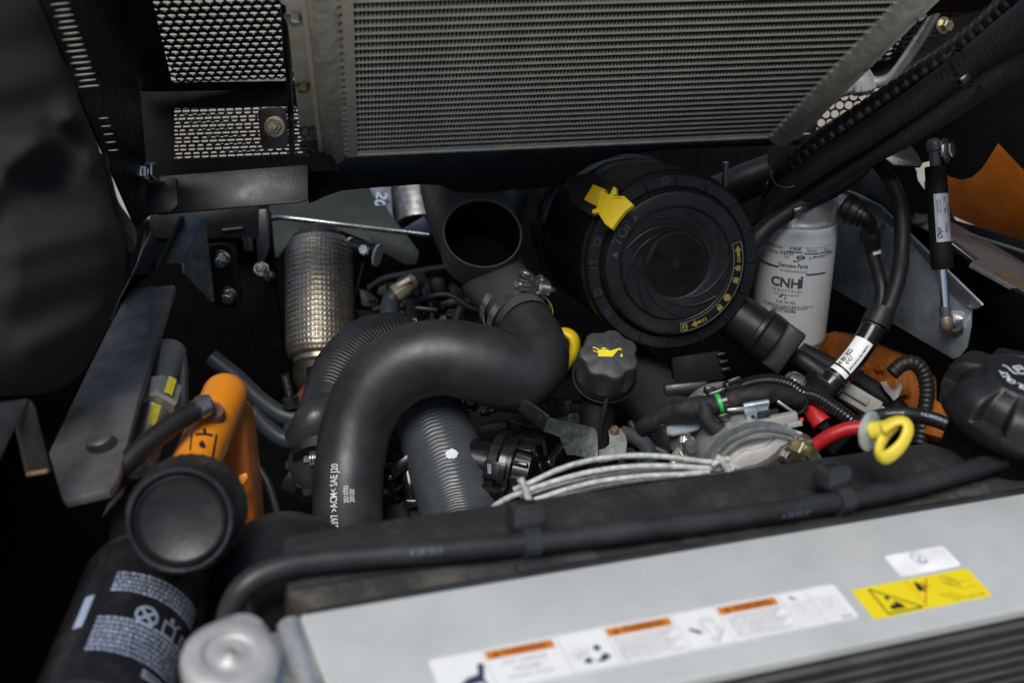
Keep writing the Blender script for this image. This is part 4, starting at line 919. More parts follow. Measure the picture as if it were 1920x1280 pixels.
addring(bm, (1500-1487)*k, vy(458), 5*k, 8*k, fm, 20, ey=.55); addrect(bm, (1495-1487)*k, vy(459), (1505-1487)*k, vy(457), fm)
addring(bm, (1517-1487)*k, vy(459), 2.6*k, 3.8*k, fm, 3)
addrect(bm, (1416-1487)*k, vy(481), (1462-1487)*k, vy(477.5), fm, 10); addrect(bm, (1513-1487)*k, vy(490), (1552-1487)*k, vy(487), fm, 10); addrect(bm, (1552-1487)*k, vy(490), (1556-1487)*k, vy(488.5), fm, 2)
tx('FUEL FILTER', 1481, 541, 7.5, sx=.9); tx('5802720386', 1479, 556, 9, bold=.02)
addblur(bm, (1436-1487)*k, (1536-1487)*k, vy(547.5), 2.6*k, fm, 3, .4, 1.6, .5); addblur(bm, (1442-1487)*k, (1524-1487)*k, vy(551), 2.6*k, fm, 4, .4, 1.6, .5)
addpoly(bm, [((x-1487)*k, vy(y)) for x, y in ((1467, 535), (1470, 529), (1477, 527), (1474, 531), (1470, 533))], fm); addpoly(bm, [((x-1487)*k, vy(y)) for x, y in ((1480, 531), (1482, 534), (1480, 536), (1478, 534))], fm); addring(bm, (1475-1487)*k, vy(532), 5*k, 6*k, fm, 12, -.5, pi*.6)
part('printed_text', bm, mat('slate_ink', (.055, .06, .07), .5, bump=0.), can, smooth=False)
bm = B()
for x in (1487-40, 1487, 1487+42): addrect(bm, (x-13-1487)*k, .0145, (x+9-1487)*k, .0175, cylmap(b, ax, R*.99, tocam(c0), .0006), 5)
part('dimple_marks', bm, m_inkg, can, smooth=False)
bm = B(); lathe(bm, a, ax, [(-.002, R*.90), (.002, R*.93), (.004, R*.93), (.006, R*.86), (.026, R*.88), (.030, R*.80), (.036, R*.70), (.05, R*.62)], 40, rf=lambda th, h, r: r*(1+.05*sin(3*th+1)+.03*sin(7*th)) if h > .005 else r); part('head', bm, m_alucast, t)
p = at(1540, 390, d-.03); bm = B(); lathe(bm, p, cv(.1, .25, -.95), [(-.02, px(13, d)), (.001, px(12, d)), (.003, px(10, d)), (.003, px(7, d)), (-.006, px(6.5, d)), (-.006, 0)], 28); part('port', bm, m_alucast, t)
bm = B(); lathe(bm, at(1545, 352, d), cv(0, 1, -.3), [(-.03, px(16, d)), (0, px(15, d)), (.003, px(13, d)), (.006, px(7, d)), (.009, px(6, d))], 20); part('bleed_screw', bm, m_alucast, t)
part('head_block', bbox(at(1575, 385, d+.01), cv(1, -.3, 0)*px(22, d), cv(.3, 1, 0)*px(16, d), CF*.02, .004), m_alucast, t)
part('clip', bbox(at(1500, 337, d-.01), cv(1, .3, 0)*px(16, d), cv(-.3, 1, 0)*px(4, d), CF*.004, .001), m_bolt, t)
for x, y in ((1512, 352), (1486, 362), (1524, 345)):
    part('wire_clip', bbox(at(x, y, d-.02), cv(.9, .4, 0)*px(12, d), cv(-.4, .9, 0)*px(6, d), CF*.006, .001), m_glossp, t)

# zinc side plate with folded flange
t = thing('zinc_bracket', 'bluish zinc plated bracket with folded flange, holding the lower end of the gas strut', 'bracket', at(1740, 600, 1.46))
q = Pl(at(1560, 420, 1.62), at(1810, 620, 1.44), at(1600, 560, 1.60))
part('web', plate(q, [(1545, 350), (1590, 368), (1700, 446), (1808, 574), (1821, 580), (1819, 612), (1812, 650), (1800, 668), (1786, 673), (1768, 662), (1700, 622), (1560, 540), (1540, 480)], .003, .0008), m_zinc, t)
d = 1.45
qf = Pl(q(1590, 366, .001), q(1808, 574, .001), at(1840, 572, 1.40))
part('flange', plate(qf, [(1545, 345), (1600, 362), (1650, 386), (1842, 572), (1832, 580), (1806, 576), (1700, 446), (1588, 366)], .003, .0008), m_zinc, t)
bolt(t, q(1793, 605, .003), (q.n+CR*.6).normalized(), .0105, .008, m_bolt, washer=1.45)
bm = B(); cyl(bm, q(1790, 605, .006), at(1774, 603, 1.40), .0062, n=16); part('ball_stud', bm, m_bolt, t)
# gas strut
t = thing('gas_strut', 'black gas strut with a silver printed label and chrome rod standing at the right', 'gas strut', at(1774, 605, 1.395))
d = 1.385; a, b = at(1754, 312, d), at(1767, 505, d+.005); ax = (b-a).normalized()
bm = B(); lathe(bm, a, ax, [(0, px(18.5, d)), (.002, px(20, d)), ((b-a).length*.80, px(20, d)), ((b-a).length*.80+.001, px(20.6, d)), ((b-a).length-.003, px(20.6, d)), ((b-a).length, px(18, d))], 40); body = part('barrel', bm, m_matt, t)
bm = B(); cyl(bm, b, at(1772.5, 582, d+.008), px(8.5, d), n=28); part('rod', bm, m_chrome, t)
p0, p1 = at(1771.5, 574, d+.007), at(1774, 603, d+.009); bm = B(); cyl(bm, p0, p1, px(10.5, d), n=20); part('rod_end', bm, m_bar, t)
bm = B(); lathe(bm, p1, cv(.05, -1, 0), [(-.008, px(10, d)), (-.004, px(12.5, d)), (.003, px(12.5, d)), (.008, px(10.5, d)), (.011, px(5, d)), (.0115, 0)], 24); part('end_socket', bm, m_rust, t)
bm = B(); lathe(bm, a, -ax, [(-.002, px(10, d)), (.016, px(10, d)), (.018, px(14, d)), (.022, px(14.5, d)), (.028, px(12.5, d)), (.031, px(7, d)), (.032, 0)], 28); part('end_socket', bm, m_cylg, t)
p = at(1772, 282, d+.0); bolt(t, p, cv(.75, .05, -.66), .0092, .007, m_bolt, washer=1.5)
bm = B(); cyl(bm, at(1757, 283, d), p, .006, n=16); part('ball_stud', bm, m_bolt, t)
r_ = px(20, d); fm = cylmap(at(1760.5, 409, d+.0025), -ax, r_, cv(0, 0, -1)+CR*.12, .0004); k = px(1, d)
bm = B(); addrect(bm, -16*k, -45*k, 14.5*k, 45*k, fm, 8, 1); lab = part('label', bm, m_labels, body, smooth=False)
fm2 = cylmap(at(1760.5, 409, d+.0025), -ax, r_, cv(0, 0, -1)+CR*.12, .0007); bm = B()
for s, x, y, sz, bo, sh in (('CNH', -8.5, -28, 11.5, .04, .25), ('400472A1', 3.6, -19, 5.8, .01, 0), ('2308', 3.2, 13, 5.8, .01, 0), ('1733', 3.2, 33, 5.8, .01, 0), ('Highway 76 East', -10.5, 22, 4.2, 0, 0), ('Marion, SC 29571', -5.8, 22, 4.2, 0, 0), ('DO NOT OPEN - HIGH PRESSURE', 9.5, 2, 4.4, 0, 0)):
    addtext(bm, s, sz*k, fm2, x*k, y*k, sx=.8, bold=bo, rot=pi/2, shear=sh)
part('printed_text', bm, m_ink, lab, smooth=False)

# ------------------------------------------------------------------ right hand hoses
d = 1.40
t = thing('fuel_line', 'black fuel hose with a cream band hanging from a plastic elbow beside the white filter', 'hose', at(1640, 560, 1.48))
d = 1.47
bm = B(); lathe(bm, at(1580, 386, d-.02), at(1622, 407, d-.03)-at(1580, 386, d-.02), [(0, px(20, d)), (.003, px(27, d)), (.010, px(28, d)), (.012, px(25, d)), (.020, px(25, d)), (.021, px(22, d)), (.026, px(22, d))], 28); part('elbow_nut', bm, m_plastic, t)
bm = B(); tube(bm, [at(1608, 400, d-.02), at(1620, 407, d-.026), at(1630, 420, d-.02), at(1632, 438, d-.012)], [px(18, d), px(17, d), px(14, d), px(14, d)], 24, .003); part('elbow', bm, m_plastic, t)
bm = B(); lathe(bm, at(1630, 430, d-.012), at(1636, 460, d-.004)-at(1630, 430, d-.012), [(0, px(16, d)), (.005, px(19, d)), (.011, px(19, d)), (.012, px(16, d)), (.024, px(16, d))], 24); part('collar', bm, m_plastic, t)
part('clip_ear', bbox(at(1645, 427, d-.01), cv(1, .5, 0)*px(11, d), cv(-.5, 1, 0)*px(7, d), CF*.004, .001), m_plastic, t)
bm = B(); tube(bm, [at(1632, 456, d), at(1640, 490, d), at(1650, 525, d), at(1653, 555, d-.005), at(1644, 600, d-.01), at(1628, 630, d-.012)], px(12.5, d), 24, .005); part('hose', bm, m_rubber2, t)
bm = B(); cyl(bm, at(1634.5, 459, d), at(1639.5, 478, d), px(13.3, d), n=28); part('band', bm, m_cream, t)
d = 1.44
pts = [(1640, 300), (1665, 330), (1686, 380), (1692, 440), (1686, 510), (1668, 570), (1636, 630), (1600, 680), (1545, 735)]
t = thing('labelled_hose', 'long black hose with a white paper label sweeping down past the white filter', 'hose', at(1545, 735, d))
bm = B(); LF = tube(bm, [at(x, y, d+.05*max(0, (400-y)/100)-.02*max(0, (y-560)/200)) for x, y in pts], [px(v, d) for v in (13, 14, 15, 15, 15, 15, 15, 16, 16)], 28, .005); hz = part('hose', bm, m_rubber2, t)
a, b = at(1640, 594, d-.03), at(1540, 732, d-.045); 
bm = B(); fr2 = tube(bm, [at(1650, 588, d-.020), at(1626, 634, d-.027), at(1590, 684, d-.034), at(1538, 738, d-.04)], [px(24, d), px(23, d), px(22, d), px(24, d)], 32, .004); slv = part('sleeve', bm, m_glossp, t)
bm = B(); tube(bm, [at(1655, 580, d-.022), at(1640, 612, d-.026)], [px(25, d), px(27, d)], 32, .004); part('sleeve_end', bm, m_rubber2, t)
for (x, y) in ((1642, 612), (1578, 697), (1566, 712)):
    i = min(range(len(fr2)), key=lambda k_: (fr2[k_][0]-at(x, y, d-.03)).length); p, T = fr2[i][0], fr2[i][1]
    bm = B(); lathe(bm, p, T, [(-.0012, px(24.4, d)), (.0012, px(24.4, d))], 32, capa=False, capb=False); part('wire_ring', bm, m_galv, t)
f_ = ontube(fr2, .066, (cv(-.28, .25, -1)).normalized(), .0006); bm = B(); addrect(bm, -.025, -.012, .025, .011, f_, 8, 8); lab = part('label', bm, m_label, slv, smooth=False)
f_ = ontube(fr2, .066, (cv(-.28, .25, -1)).normalized(), .0009); bm = B()
for s, v, sz in (('84 801822', -.006, .008), ('47427', .0, .006)): addtext(bm, s, sz, lambda u, v_: f_(u, v_), .006, v, sx=.75, rot=pi, bold=.02)
addblur(bm, -.02, .014, .0065, .002, f_, 5)
part('printed_text', bm, m_ink, lab, smooth=False)
# bundle running up to the hood
def pline(l, d0, d1): n_ = len(l)-1; return [at(x, y, d0+(d1-d0)*i/n_) for i, (x, y) in enumerate(l)]
t = thing('corrugated_conduit', 'shiny black corrugated conduit, uppermost of the lines climbing to the top right corner', 'conduit', at(1480, 330, 1.50))
bm = B(); tube(bm, pline([(1440, 400), (1462, 340), (1500, 300), (1560, 255), (1640, 200), (1720, 145), (1800, 90), (1870, 30), (1930, -30), (2010, -115), (2090, -200)], 1.50, 1.11), [px(v, 1.4) for v in (20, 22, 22, 22, 22, 22, 22, 24, 26, 26, 26)], 24, .0016, rf=lambda s, th, r, L: r*(1+(.035 if (s/.0125) % 1 < .62 else -.035))); part('conduit', bm, mat('oily_black_conduit', (.009, .009, .010), .17, spec=.6, bump=.03), t, ang=60)
bm = B(); 
for x, y, z in ((1795, 62, 1.24),): pass
t = thing('braided_line', 'thick matt black braided hose under the corrugated conduit at top right', 'hose', at(1500, 360, 1.48))
def braid(p, nw): return lambda s, th, r, L: r*(1+.05*sin(2*pi*s/p+nw*th)*sin(2*pi*s/p-nw*th))
bm = B(); tube(bm, pline([(1415, 440), (1465, 365), (1530, 312), (1620, 255), (1720, 190), (1820, 120), (1900, 60), (1980, 0), (2070, -70), (2160, -140)], 1.50, 1.03), [px(v, 1.35) for v in (19, 22, 23, 24, 26, 29, 33, 35, 35, 35)], 40, .0011, rf=lambda s, th, r, L: r*(1+.007*sin(2*pi*s/.0062+2*th))); part('hose', bm, m_web, t, ang=70)
p = at(1818, 122, 1.205)
t2 = thing('braided_line', 'slimmer matt black braided hose lowest in the bundle above the gas strut', 'hose', at(1520, 380, 1.50))
bm = B(); tube(bm, pline([(1420, 452), (1475, 395), (1540, 348), (1620, 300), (1700, 255), (1790, 195), (1880, 130), (1980, 60), (2070, -10), (2160, -80)], 1.52, 1.07), [px(v, 1.38) for v in (13, 15, 16, 17, 19, 22, 26, 28, 28, 28)], 32, .0011, rf=lambda s, th, r, L: r*(1+.007*sin(2*pi*s/.0062-2*th))); part('hose', bm, m_web, t2, ang=70)
for (x, y, z, n_) in ((1802, 140, 1.195, (.8, .62, -.3)), ):
    t3 = thing('zip_tie', 'thin shiny zip tie looped round the braided hoses near the top right corner', 'cable tie', at(x, y, z)); ax_ = cv(*n_).normalized()
    bm = B(); lathe(bm, at(1810, 128, 1.225), (at(1900, 60, 1.17)-at(1820, 120, 1.21)).normalized(), [(-.002, px(41, 1.2)), (-.002, px(43, 1.2)), (.002, px(43, 1.2)), (.002, px(41, 1.2))], 40, capa=False, capb=False); part('band', bm, m_glossp, t3)
    part('head', bbox(at(1807, 150, 1.18), cv(.8, .6, 0)*px(10, 1.2), cv(-.6, .8, 0)*px(7, 1.2), CF*.006, .0015), m_glossp, t3)
t = thing('slim_black_hose', 'plain slim black hose looping under the bundle across the top of the white filter', 'hose', at(1500, 400, 1.42))
bm = B(); tube(bm, pline([(1400, 470), (1440, 425), (1500, 385), (1560, 355), (1605, 325), (1630, 290), (1645, 250)], 1.44, 1.46), px(17, 1.43), 24, .005); part('hose', bm, m_rubber2, t)
part('clip', bbox(at(1500, 395, 1.40), cv(1, .35, 0)*px(13, 1.4), cv(-.35, 1, 0)*px(7, 1.4), CF*.006, .0015), m_glossp, t)
t = thing('wire_loop', 'thin wire loop hanging round the conduit above the white filter', 'wire', at(1445, 350, 1.42))
bm = B(); tube(bm, [at(x, y, 1.41) for x, y in ((1462, 282), (1447, 305), (1445, 325), (1455, 345), (1475, 352), (1490, 348))], px(1.5, 1.4), 8, .003); part('wire', bm, m_galv, t)

# right hand frame, orange body and trim
t = thing('orange_body_panel', 'orange painted body panel behind the gas strut at the right edge', 'body panel', at(1850, 400, 1.85))
q = Pl(at(1730, 300, 1.85), at(1930, 300, 1.70), at(1850, 440, 1.80))
part('panel', plate(q, [(1735, 328), (1768, 270), (1990, 200), (2500, 40), (2500, 640), (1990, 480), (1880, 446), (1800, 412), (1752, 388)], .004, .001), m_oranged, t)
t = thing('edge_trim', 'black side rail with a bright metal strip below the orange body panel', 'trim', at(1860, 450, 1.7))
q = Pl(at(1730, 380, 1.74), at(1930, 440, 1.60), at(1850, 470, 1.64))
part('rail', plate(q, [(1732, 340), (1742, 338), (1790, 412), (1990, 470), (2400, 590), (2400, 640), (1990, 520), (1860, 495), (1780, 440), (1735, 400)], .006, .001), m_black, t)
q = Pl(q.o+q.n*.004, q.o+q.n*.004+CR*.1+CU*.02, q.o+q.n*.004+cv(.1, -.5, -.1))
part('bright_strip', plate(Pl(at(1800, 430, 1.63), at(1930, 470, 1.56), at(1850, 460, 1.60)), [(1796, 430), (2300, 586), (2300, 597), (1797, 435)], .003, .0005), m_bolt, t)
t = thing('frame_rail', 'dark frame rail with sparkling grey paint and a rust patch at the right edge', 'frame rail', at(1860, 520, 1.5))
q = Pl(at(1780, 430, 1.60), at(1930, 560, 1.36), at(1850, 470, 1.56))
part('top_face', plate(q, [(1700, 392), (1790, 418), (1830, 440), (1990, 530), (2150, 620), (2150, 730), (1922, 548), (1820, 492), (1836, 484), (1790, 448), (1716, 412)], .006, .001), m_stone, t)
part('rust_patch', plate(Pl(q.o+q.n*.0006, q.o+q.n*.0006+q(1900, 530)-q.o, q.o+q.n*.0006+q(1850, 470)-q.o), [(1865, 510), (1885, 504), (1925, 528), (1960, 560), (1920, 545), (1880, 522)], .0004, 0), m_rust, t)
q = Pl(at(1715, 414, 1.60), at(1930, 556, 1.36), at(1850, 640, 1.50))
part('side_face', plate(q, [(1700, 394), (1716, 413), (1822, 494), (1990, 600), (2150, 715), (2150, 860), (1860, 640), (1840, 572), (1760, 500), (1700, 440)], .006, .001), m_matt, t)
t = thing('pale_gap_bracket', 'small black upright bracket with pale foot between the hood cheek and the gas strut', 'bracket', at(1715, 380, 1.62))
part('post', plate(facing(1.58), [(1660, 306), (1716, 310), (1722, 338), (1746, 372), (1746, 402), (1700, 406), (1690, 350)], .01, .001), m_matt, t)
part('foot', plate(Pl(at(1712, 400, 1.57), at(1740, 402, 1.56), at(1714, 414, 1.55)), [(1714, 398), (1740, 402), (1738, 412), (1716, 415)], .004, .0006), m_bar, t)
t = thing('black_wedge_panel', 'dark sheet panel sloping behind the white filter above the zinc bracket', 'panel', at(1640, 350, 1.7))
part('panel', plate(facing(1.74), [(1530, 290), (1640, 280), (1720, 320), (1720, 420), (1690, 440), (1600, 380), (1530, 350)], .005, .001), m_black, t)

# orange castings low on the right with a clip, a grey plug and a corrugated loop
t = thing('orange_gear_casting', 'orange painted casting with knobbly bolts low at the right of the bay', 'casting', at(1690, 740, 1.5))
q = Pl(at(1500, 650, 1.66), at(1780, 760, 1.46), at(1600, 720, 1.58))
part('body', plate(q, [(1480, 640), (1560, 620), (1660, 660), (1712, 700), (1712, 806), (1640, 800), (1560, 740), (1500, 690)], .05, .006), m_orangec, t)
for x, y, r in ((1640, 704, 13), (1672, 722, 12), (1700, 735, 9), (1655, 733, 10), (1682, 762, 10), (1655, 690, 9), (1620, 690, 10)):
    bolt(t, q(x, y, .001), q.n, px(r, 1.5), px(r*1.3, 1.5), m_orangec, washer=1.2)
part('web', plate(Pl(at(1725, 700, 1.47), at(1800, 780, 1.40), at(1740, 800, 1.42)), [(1734, 736), (1760, 752), (1802, 782), (1800, 830), (1745, 815), (1728, 810)], .02, .002), m_orangec, t)
t = thing('broken_clip', 'pale torn plastic clip stuck among the orange bolts', 'clip', at(1665, 735, 1.46))
part('clip', plate(Pl(at(1650, 720, 1.47), at(1700, 730, 1.45), at(1680, 755, 1.46)), [(1649, 716), (1660, 715), (1668, 728), (1676, 731), (1684, 716), (1690, 712), (1690, 728), (1684, 744), (1675, 752), (1668, 742), (1660, 734)], .006, .001), mat('pale_plastic', (.42, .40, .37), .5), t)
t = thing('corrugated_loop', 'black corrugated loop of hose in front of the orange casting', 'hose', at(1735, 760, 1.42))
bm = B(); tube(bm, [at(x, y, 1.43) for x, y in ((1672, 700), (1690, 684), (1712, 680), (1730, 696), (1738, 730), (1734, 770), (1724, 830))], px(14, 1.43), 20, .0012, rf=lambda s, th, r, L: r*(1+.05*sin(2*pi*s/.006))); part('hose', bm, m_rubber2, t)
t = thing('grey_plug', 'long grey electrical plug lying below the labelled hose', 'plug', at(1610, 750, 1.40))
d = 1.44; u1 = cv(.86, -.52, -.05).normalized(); v1 = cv(.52, .86, -.1).normalized(); w1 = u1.cross(v1)
part('body', bbox(at(1612, 748, d), u1*px(38, d), v1*px(17, d), w1*px(14, d), .002), m_connect, t); part('nose', bbox(at(1650, 772, d), u1*px(16, d), v1*px(12, d), w1*px(10, d), .002), m_connect, t); part('rib', bbox(at(1602, 738, d-.011), u1*px(30, d), v1*px(7, d), w1*px(3, d), .001), m_connect, t)
bm = B(); cyl(bm, at(1660, 778, d), at(1690, 795, d), px(3, d), n=10); part('pin', bm, m_galv, t)
t = thing('added_dark_hose', 'thick black hose added to darken the gap between the grey plug and the orange casting', 'hose', at(1620, 720, 1.49))  # made-up hose, put in to keep the gap behind the plug dark
bm = B(); tube(bm, [at(x, y, 1.49) for x, y in ((1500, 660), (1560, 690), (1620, 722), (1680, 765), (1710, 810))], px(20, 1.49), 20, .005); part('hose', bm, m_rubber2, t)
t = thing('emission_hose', 'black rubber fuel hose with white lettering passing behind the yellow loop', 'hose', at(1800, 800, 1.28))
d = 1.30; bm = B(); EF = tube(bm, [at(x, y, d+z) for x, y, z in ((1560, 840, .06), (1600, 800, .03), (1640, 782, .01), (1690, 776, 0), (1740, 783, 0), (1790, 802, -.01), (1850, 835, -.03))], px(14, d), 24, .004); hh = part('hose', bm, m_rubber2, t)
bm = B()
for s, x, y, sz in (('Continental', 1680, 774, 7.5), ('FUEL/EMISSION 5/16" (7', 1757, 787, 8.5)):
    i = min(range(len(EF)), key=lambda k_: (EF[k_][0]-at(x, y, d)).length); f_ = ontube(EF, EF[i][4], cv(-.05, .30, -1).normalized(), .0005); addtext(bm, s, px(sz, d), f_, sx=.82, bold=.01); part('lettering', bm, m_inkb, hh, smooth=False); bm = B()
bm.free()
# yellow pull loop with its washer
d = .985
t = thing('dipstick_pull', 'bright yellow plastic pull loop on a stem, leaning over the dusty black strip', 'dipstick', at(1630, 812, d))
bm = B(); cyl(bm, at(1632, 808, d), at(1672, 801, d-.012), px(17, d), px(15, d), 28, .002); part('stem', bm, m_yellow2, t)
ctr = [(1656, 802, 0), (1676, 791, -.003), (1694, 789, -.005), (1703, 803, -.007), (1694, 828, -.009), (1676, 848, -.009), (1658, 858, -.006), (1648, 850, -.001), (1652, 830, .004), (1664, 810, .005), (1680, 797, .003)]
bm = B(); tube(bm, [at(x, y, d-.012+z) for x, y, z in ctr], [px(v, d) for v in (11, 9, 8, 8, 8, 9, 10, 9, 9, 10, 8)], 20, .002, flat=1.6, up=cv(.7, .6, .2)); part('loop', bm, m_yellow2, t)
bm = B(); nn = cv(.72, -.12, -.68).normalized(); lathe(bm, at(1632, 808, d)-nn*.002, nn, [(0, .0145), (.0004, .0162), (.0022, .0162), (.0028, .0152)], 40); part('washer', bm, mat('pale_zinc_washer', (.50, .55, .56), .4, metal=.4, var=.2, vs=120), t)
bm = plate(facing(d+.004), [(1618, 808), (1640, 812), (1660, 835), (1640, 836)], .002, .0004); part('tab', bm, mat('pale_zinc_washer', (.5, .55, .56)), t)
t = thing('red_cable', 'red rubber covered cable leading from the silver motor to the yellow pull loop', 'cable', at(1530, 840, 1.17))
d = 1.16; bm = B(); tube(bm, [at(x, y, d+z) for x, y, z in ((1490, 868, .03), (1520, 842, .01), (1550, 820, 0), (1585, 805, -.005), (1625, 800, -.01))], px(13.5, d), 22, .004); part('cable', bm, m_red, t)
t = thing('red_boot', 'short red rubber terminal boot under the corrugated conduit', 'terminal boot', at(1530, 780, 1.24))
d = 1.25; a, b = at(1512, 756, d), at(1541, 794, d-.01); bm = B(); lathe(bm, a, b-a, [(0, px(9, d)), (.006, px(15, d)), ((b-a).length, px(19, d))], 24); part('boot', bm, m_red, t)
bm = B(); cyl(bm, b, at(1556, 815, d-.005), px(10, d), n=14); part('cable', bm, m_galv, t)
bm = B(); cyl(bm, at(1506, 746, d), at(1514, 758, d), px(7, d), n=12); part('neck', bm, m_cream, t)

# ------------------------------------------------------------------ silver motor in the middle
d = 1.17
t = thing('silver_motor', 'silver cast motor with a curved end plate and big gold nut under the taped loom', 'motor', at(1400, 850, 1.22))
fc = at(1432, 914, 1.15); bc = at(1356, 800, 1.33); n = (fc-bc).normalized(); R = px(116, 1.16); UPm = cv(.1, 1, 0)
bm = B(); lathe(bm, fc, n, [(-.20, R*.80), (-.19, R*.84), (-.035, R*.86), (-.028, R*.97), (-.022, R*1.0), (-.003, R*1.0), (0, R*.985), (.0005, R*.90), (-.001, R*.88), (-.010, R*.78), (-.013, R*.5), (-.013, 0)], 96, up=UPm); part('body', bm, m_alucast, t, ang=30)
bm = B(); lathe(bm, fc, n, [(-.016, R*1.001), (-.016, R*1.03), (.001, R*1.03), (.0025, R*1.015), (.0025, R*.965), (-.001, R*.955)], 96, up=UPm, capa=False, capb=False); part('rim_band', bm, mat('speckled_zinc_rim', (.30, .33, .34), .36, metal=.6, var=.25, vs=120, speck=.6, scol=(.75,.77,.77), ss=330, bump=.1), t, ang=30)
q = Pl(fc-n*.006, fc-n*.006+frame(n, UPm)[0]*.1, fc-n*.006+frame(n, UPm)[1]*.1)
bm = plate(q, [(1368, 868), (1385, 856), (1400, 846), (1412, 846), (1440, 838), (1450, 828), (1462, 818), (1490, 808), (1506, 812), (1512, 824), (1510, 846), (1470, 862), (1420, 880), (1385, 890)], .006, .0015); part('clamp_plate', bm, mat('dull_white_metal', (.55, .55, .53), .5, metal=.3, var=.15, dust=.3, dcol=(.2, .16, .1), ds=70), t)
q2 = Pl(q.o+n*.004, q.o+n*.004+frame(n, UPm)[0]*.1, q.o+n*.004+frame(n, UPm)[1]*.1)
bm = plate(q2, [(1374, 886), (1400, 876), (1420, 872), (1440, 862), (1456, 850), (1466, 838), (1480, 832), (1500, 834), (1520, 850), (1516, 870), (1460, 890), (1400, 900)], .007, .0015); part('dark_plate', bm, m_rust if False else mat('grey_brown_iron', (.10, .095, .085), .55, metal=.5, var=.2, vs=60, rust=.25, bump=.2), t)
bolt(t, q2(1474, 852, .001), (n+CR*.35).normalized(), .0058, .006, m_bolt, washer=1.35)
bolt(t, q2(1500, 838, .001), (n+CR*.45).normalized(), .0105, .009, m_brass, washer=1.25, stud=.009)
d = 1.2
qb = Pl(at(1255, 815, 1.24), at(1300, 805, 1.22), at(1270, 850, 1.22)); bm = plate(qb, [(1252, 818), (1276, 806), (1292, 812), (1296, 828), (1288, 836), (1270, 838), (1258, 844)], .008, .0015); part('lug', bm, m_steel, t)
bolt(t, at(1284, 826, 1.205), cv(.55, .15, -.8), .0062, .004, m_steel, washer=1.2, stud=.006); bolt(t, at(1288, 846, 1.19), cv(.35, .55, -.75), .0085, .009, m_steel, washer=1.1)
bm = B(); cyl(bm, at(1285, 815, 1.26), at(1268, 872, 1.22), px(14, 1.22), n=20, ch=.001); part('post', bm, m_alucast, t)
bm = B(); tube(bm, [at(1262, 868, 1.17), at(1290, 866, 1.165)], px(9, 1.17), 14, .0005, rf=lambda s, th, r, L: r*(1+.08*sin(2*pi*s/.0024))); part('screw_thread', bm, m_brass, t)
bm = plate(Pl(at(1258, 775, 1.25), at(1330, 770, 1.25), at(1270, 812, 1.22)), [(1250, 790), (1262, 780), (1296, 776), (1318, 782), (1312, 800), (1290, 806), (1262, 812), (1250, 810)], .004, .001); part('blue_grey_cover', bm, mat('pale_blue_casting', (.34, .40, .44), .4, metal=.3, var=.15, bump=.1), t)
# zinc clip and grey connector above the motor
t = thing('zinc_clip', 'small folded zinc clip with one round hole under the taped loom', 'clip', at(1405, 780, 1.19))
q = Pl(at(1392, 764, 1.20), at(1440, 758, 1.20), at(1400, 796, 1.185)); bm = plate(q, [(1393, 766), (1442, 757), (1440, 770), (1420, 776), (1412, 795), (1404, 795)], .0025, .0006, holes=[]); part('plate', bm, m_zinc, t)
bm = plate(Pl(q.o+q.n*.0004, q.o+q.n*.0004+q(1440, 758)-q.o, q.o+q.n*.0004+q(1400, 796)-q.o), ell(1412, 781, 4, 4), .0004, 0); part('hole', bm, m_ink, t)
bm = B(); cyl(bm, q(1394, 762, .001), q(1441, 754, .001), .0035, n=16); part('rolled_edge', bm, m_zinc, t)
part('arm', bbox(at(1380, 766, 1.205), cv(1, .12, 0)*px(18, 1.2), CU*px(2.5, 1.2), CF*.006, .0006), m_zinc, t)
part('strip', bbox(at(1472, 762, 1.22), cv(.8, -.55, 0)*px(20, 1.2), cv(.5, .8, 0)*px(2.5, 1.2), CF*.006, .0006), m_zinc, t)
t = thing('grey_connector', 'grey rectangular wiring connector with red tabs on top of the silver motor', 'connector', at(1460, 795, 1.17))
d = 1.165; u1 = cv(.95, .20, -.1).normalized(); v1 = cv(-.2, .95, -.15).normalized(); w1 = u1.cross(v1)
part('body', bbox(at(1470, 785, d), u1*px(25, d), v1*px(10, d), w1*px(11, d), .0015), m_connect, t); part('step', bbox(at(1438, 791, d), u1*px(18, d), v1*px(7, d), w1*px(9, d), .001), m_connect, t); part('latch', bbox(at(1490, 795, d-.012), u1*px(14, d), v1*px(5, d), w1*px(4, d), .0008), m_connect, t)
for x, y in ((1424, 794), (1503, 786)): part('red_tab', bbox(at(x, y, d-.012), u1*px(3.5, d), v1*px(3, d), w1*px(3, d), .0005), m_inkr, t)
part('plug', bbox(at(1440, 776, d+.01), u1*px(20, d), v1*px(7, d), w1*px(9, d), .001), m_glossp, t)
# wiring looms
d = 1.22
t = thing('taped_loom', 'wiring loom wrapped in black cloth tape with a green ring, forked above the silver motor', 'wiring loom', at(1340, 760, d))
lump = lambda s, th, r, L: r*(1+.05*sin(s*170+2*sin(th))+.04*sin(3*th+s*300)+.07*(((s+.004*th)/.014) % 1))
bm = B(); tube(bm, [at(x, y, d+z) for x, y, z in ((1203, 806, .03), (1216, 795, .02), (1250, 776, .01), (1290, 766, 0), (1325, 762, 0), (1345, 758, 0), (1385, 746, 0), (1430, 738, 0), (1470, 741, .01), (1503, 752, .02))], [px(v, d) for v in (15, 17, 18, 20, 20, 18, 17, 17, 17, 16)], 28, .0022, rf=lump); part('main_run', bm, m_tape, t)
bm = B(); tube(bm, [at(x, y, d+z) for x, y, z in ((1320, 762, -.005), (1326, 785, -.012), (1342, 804, -.02), (1368, 812, -.022), (1392, 806, -.02), (1412, 800, -.01))], [px(v, d) for v in (15, 14, 14, 13, 13, 12)], 24, .0022, rf=lump); part('branch', bm, m_tape, t)
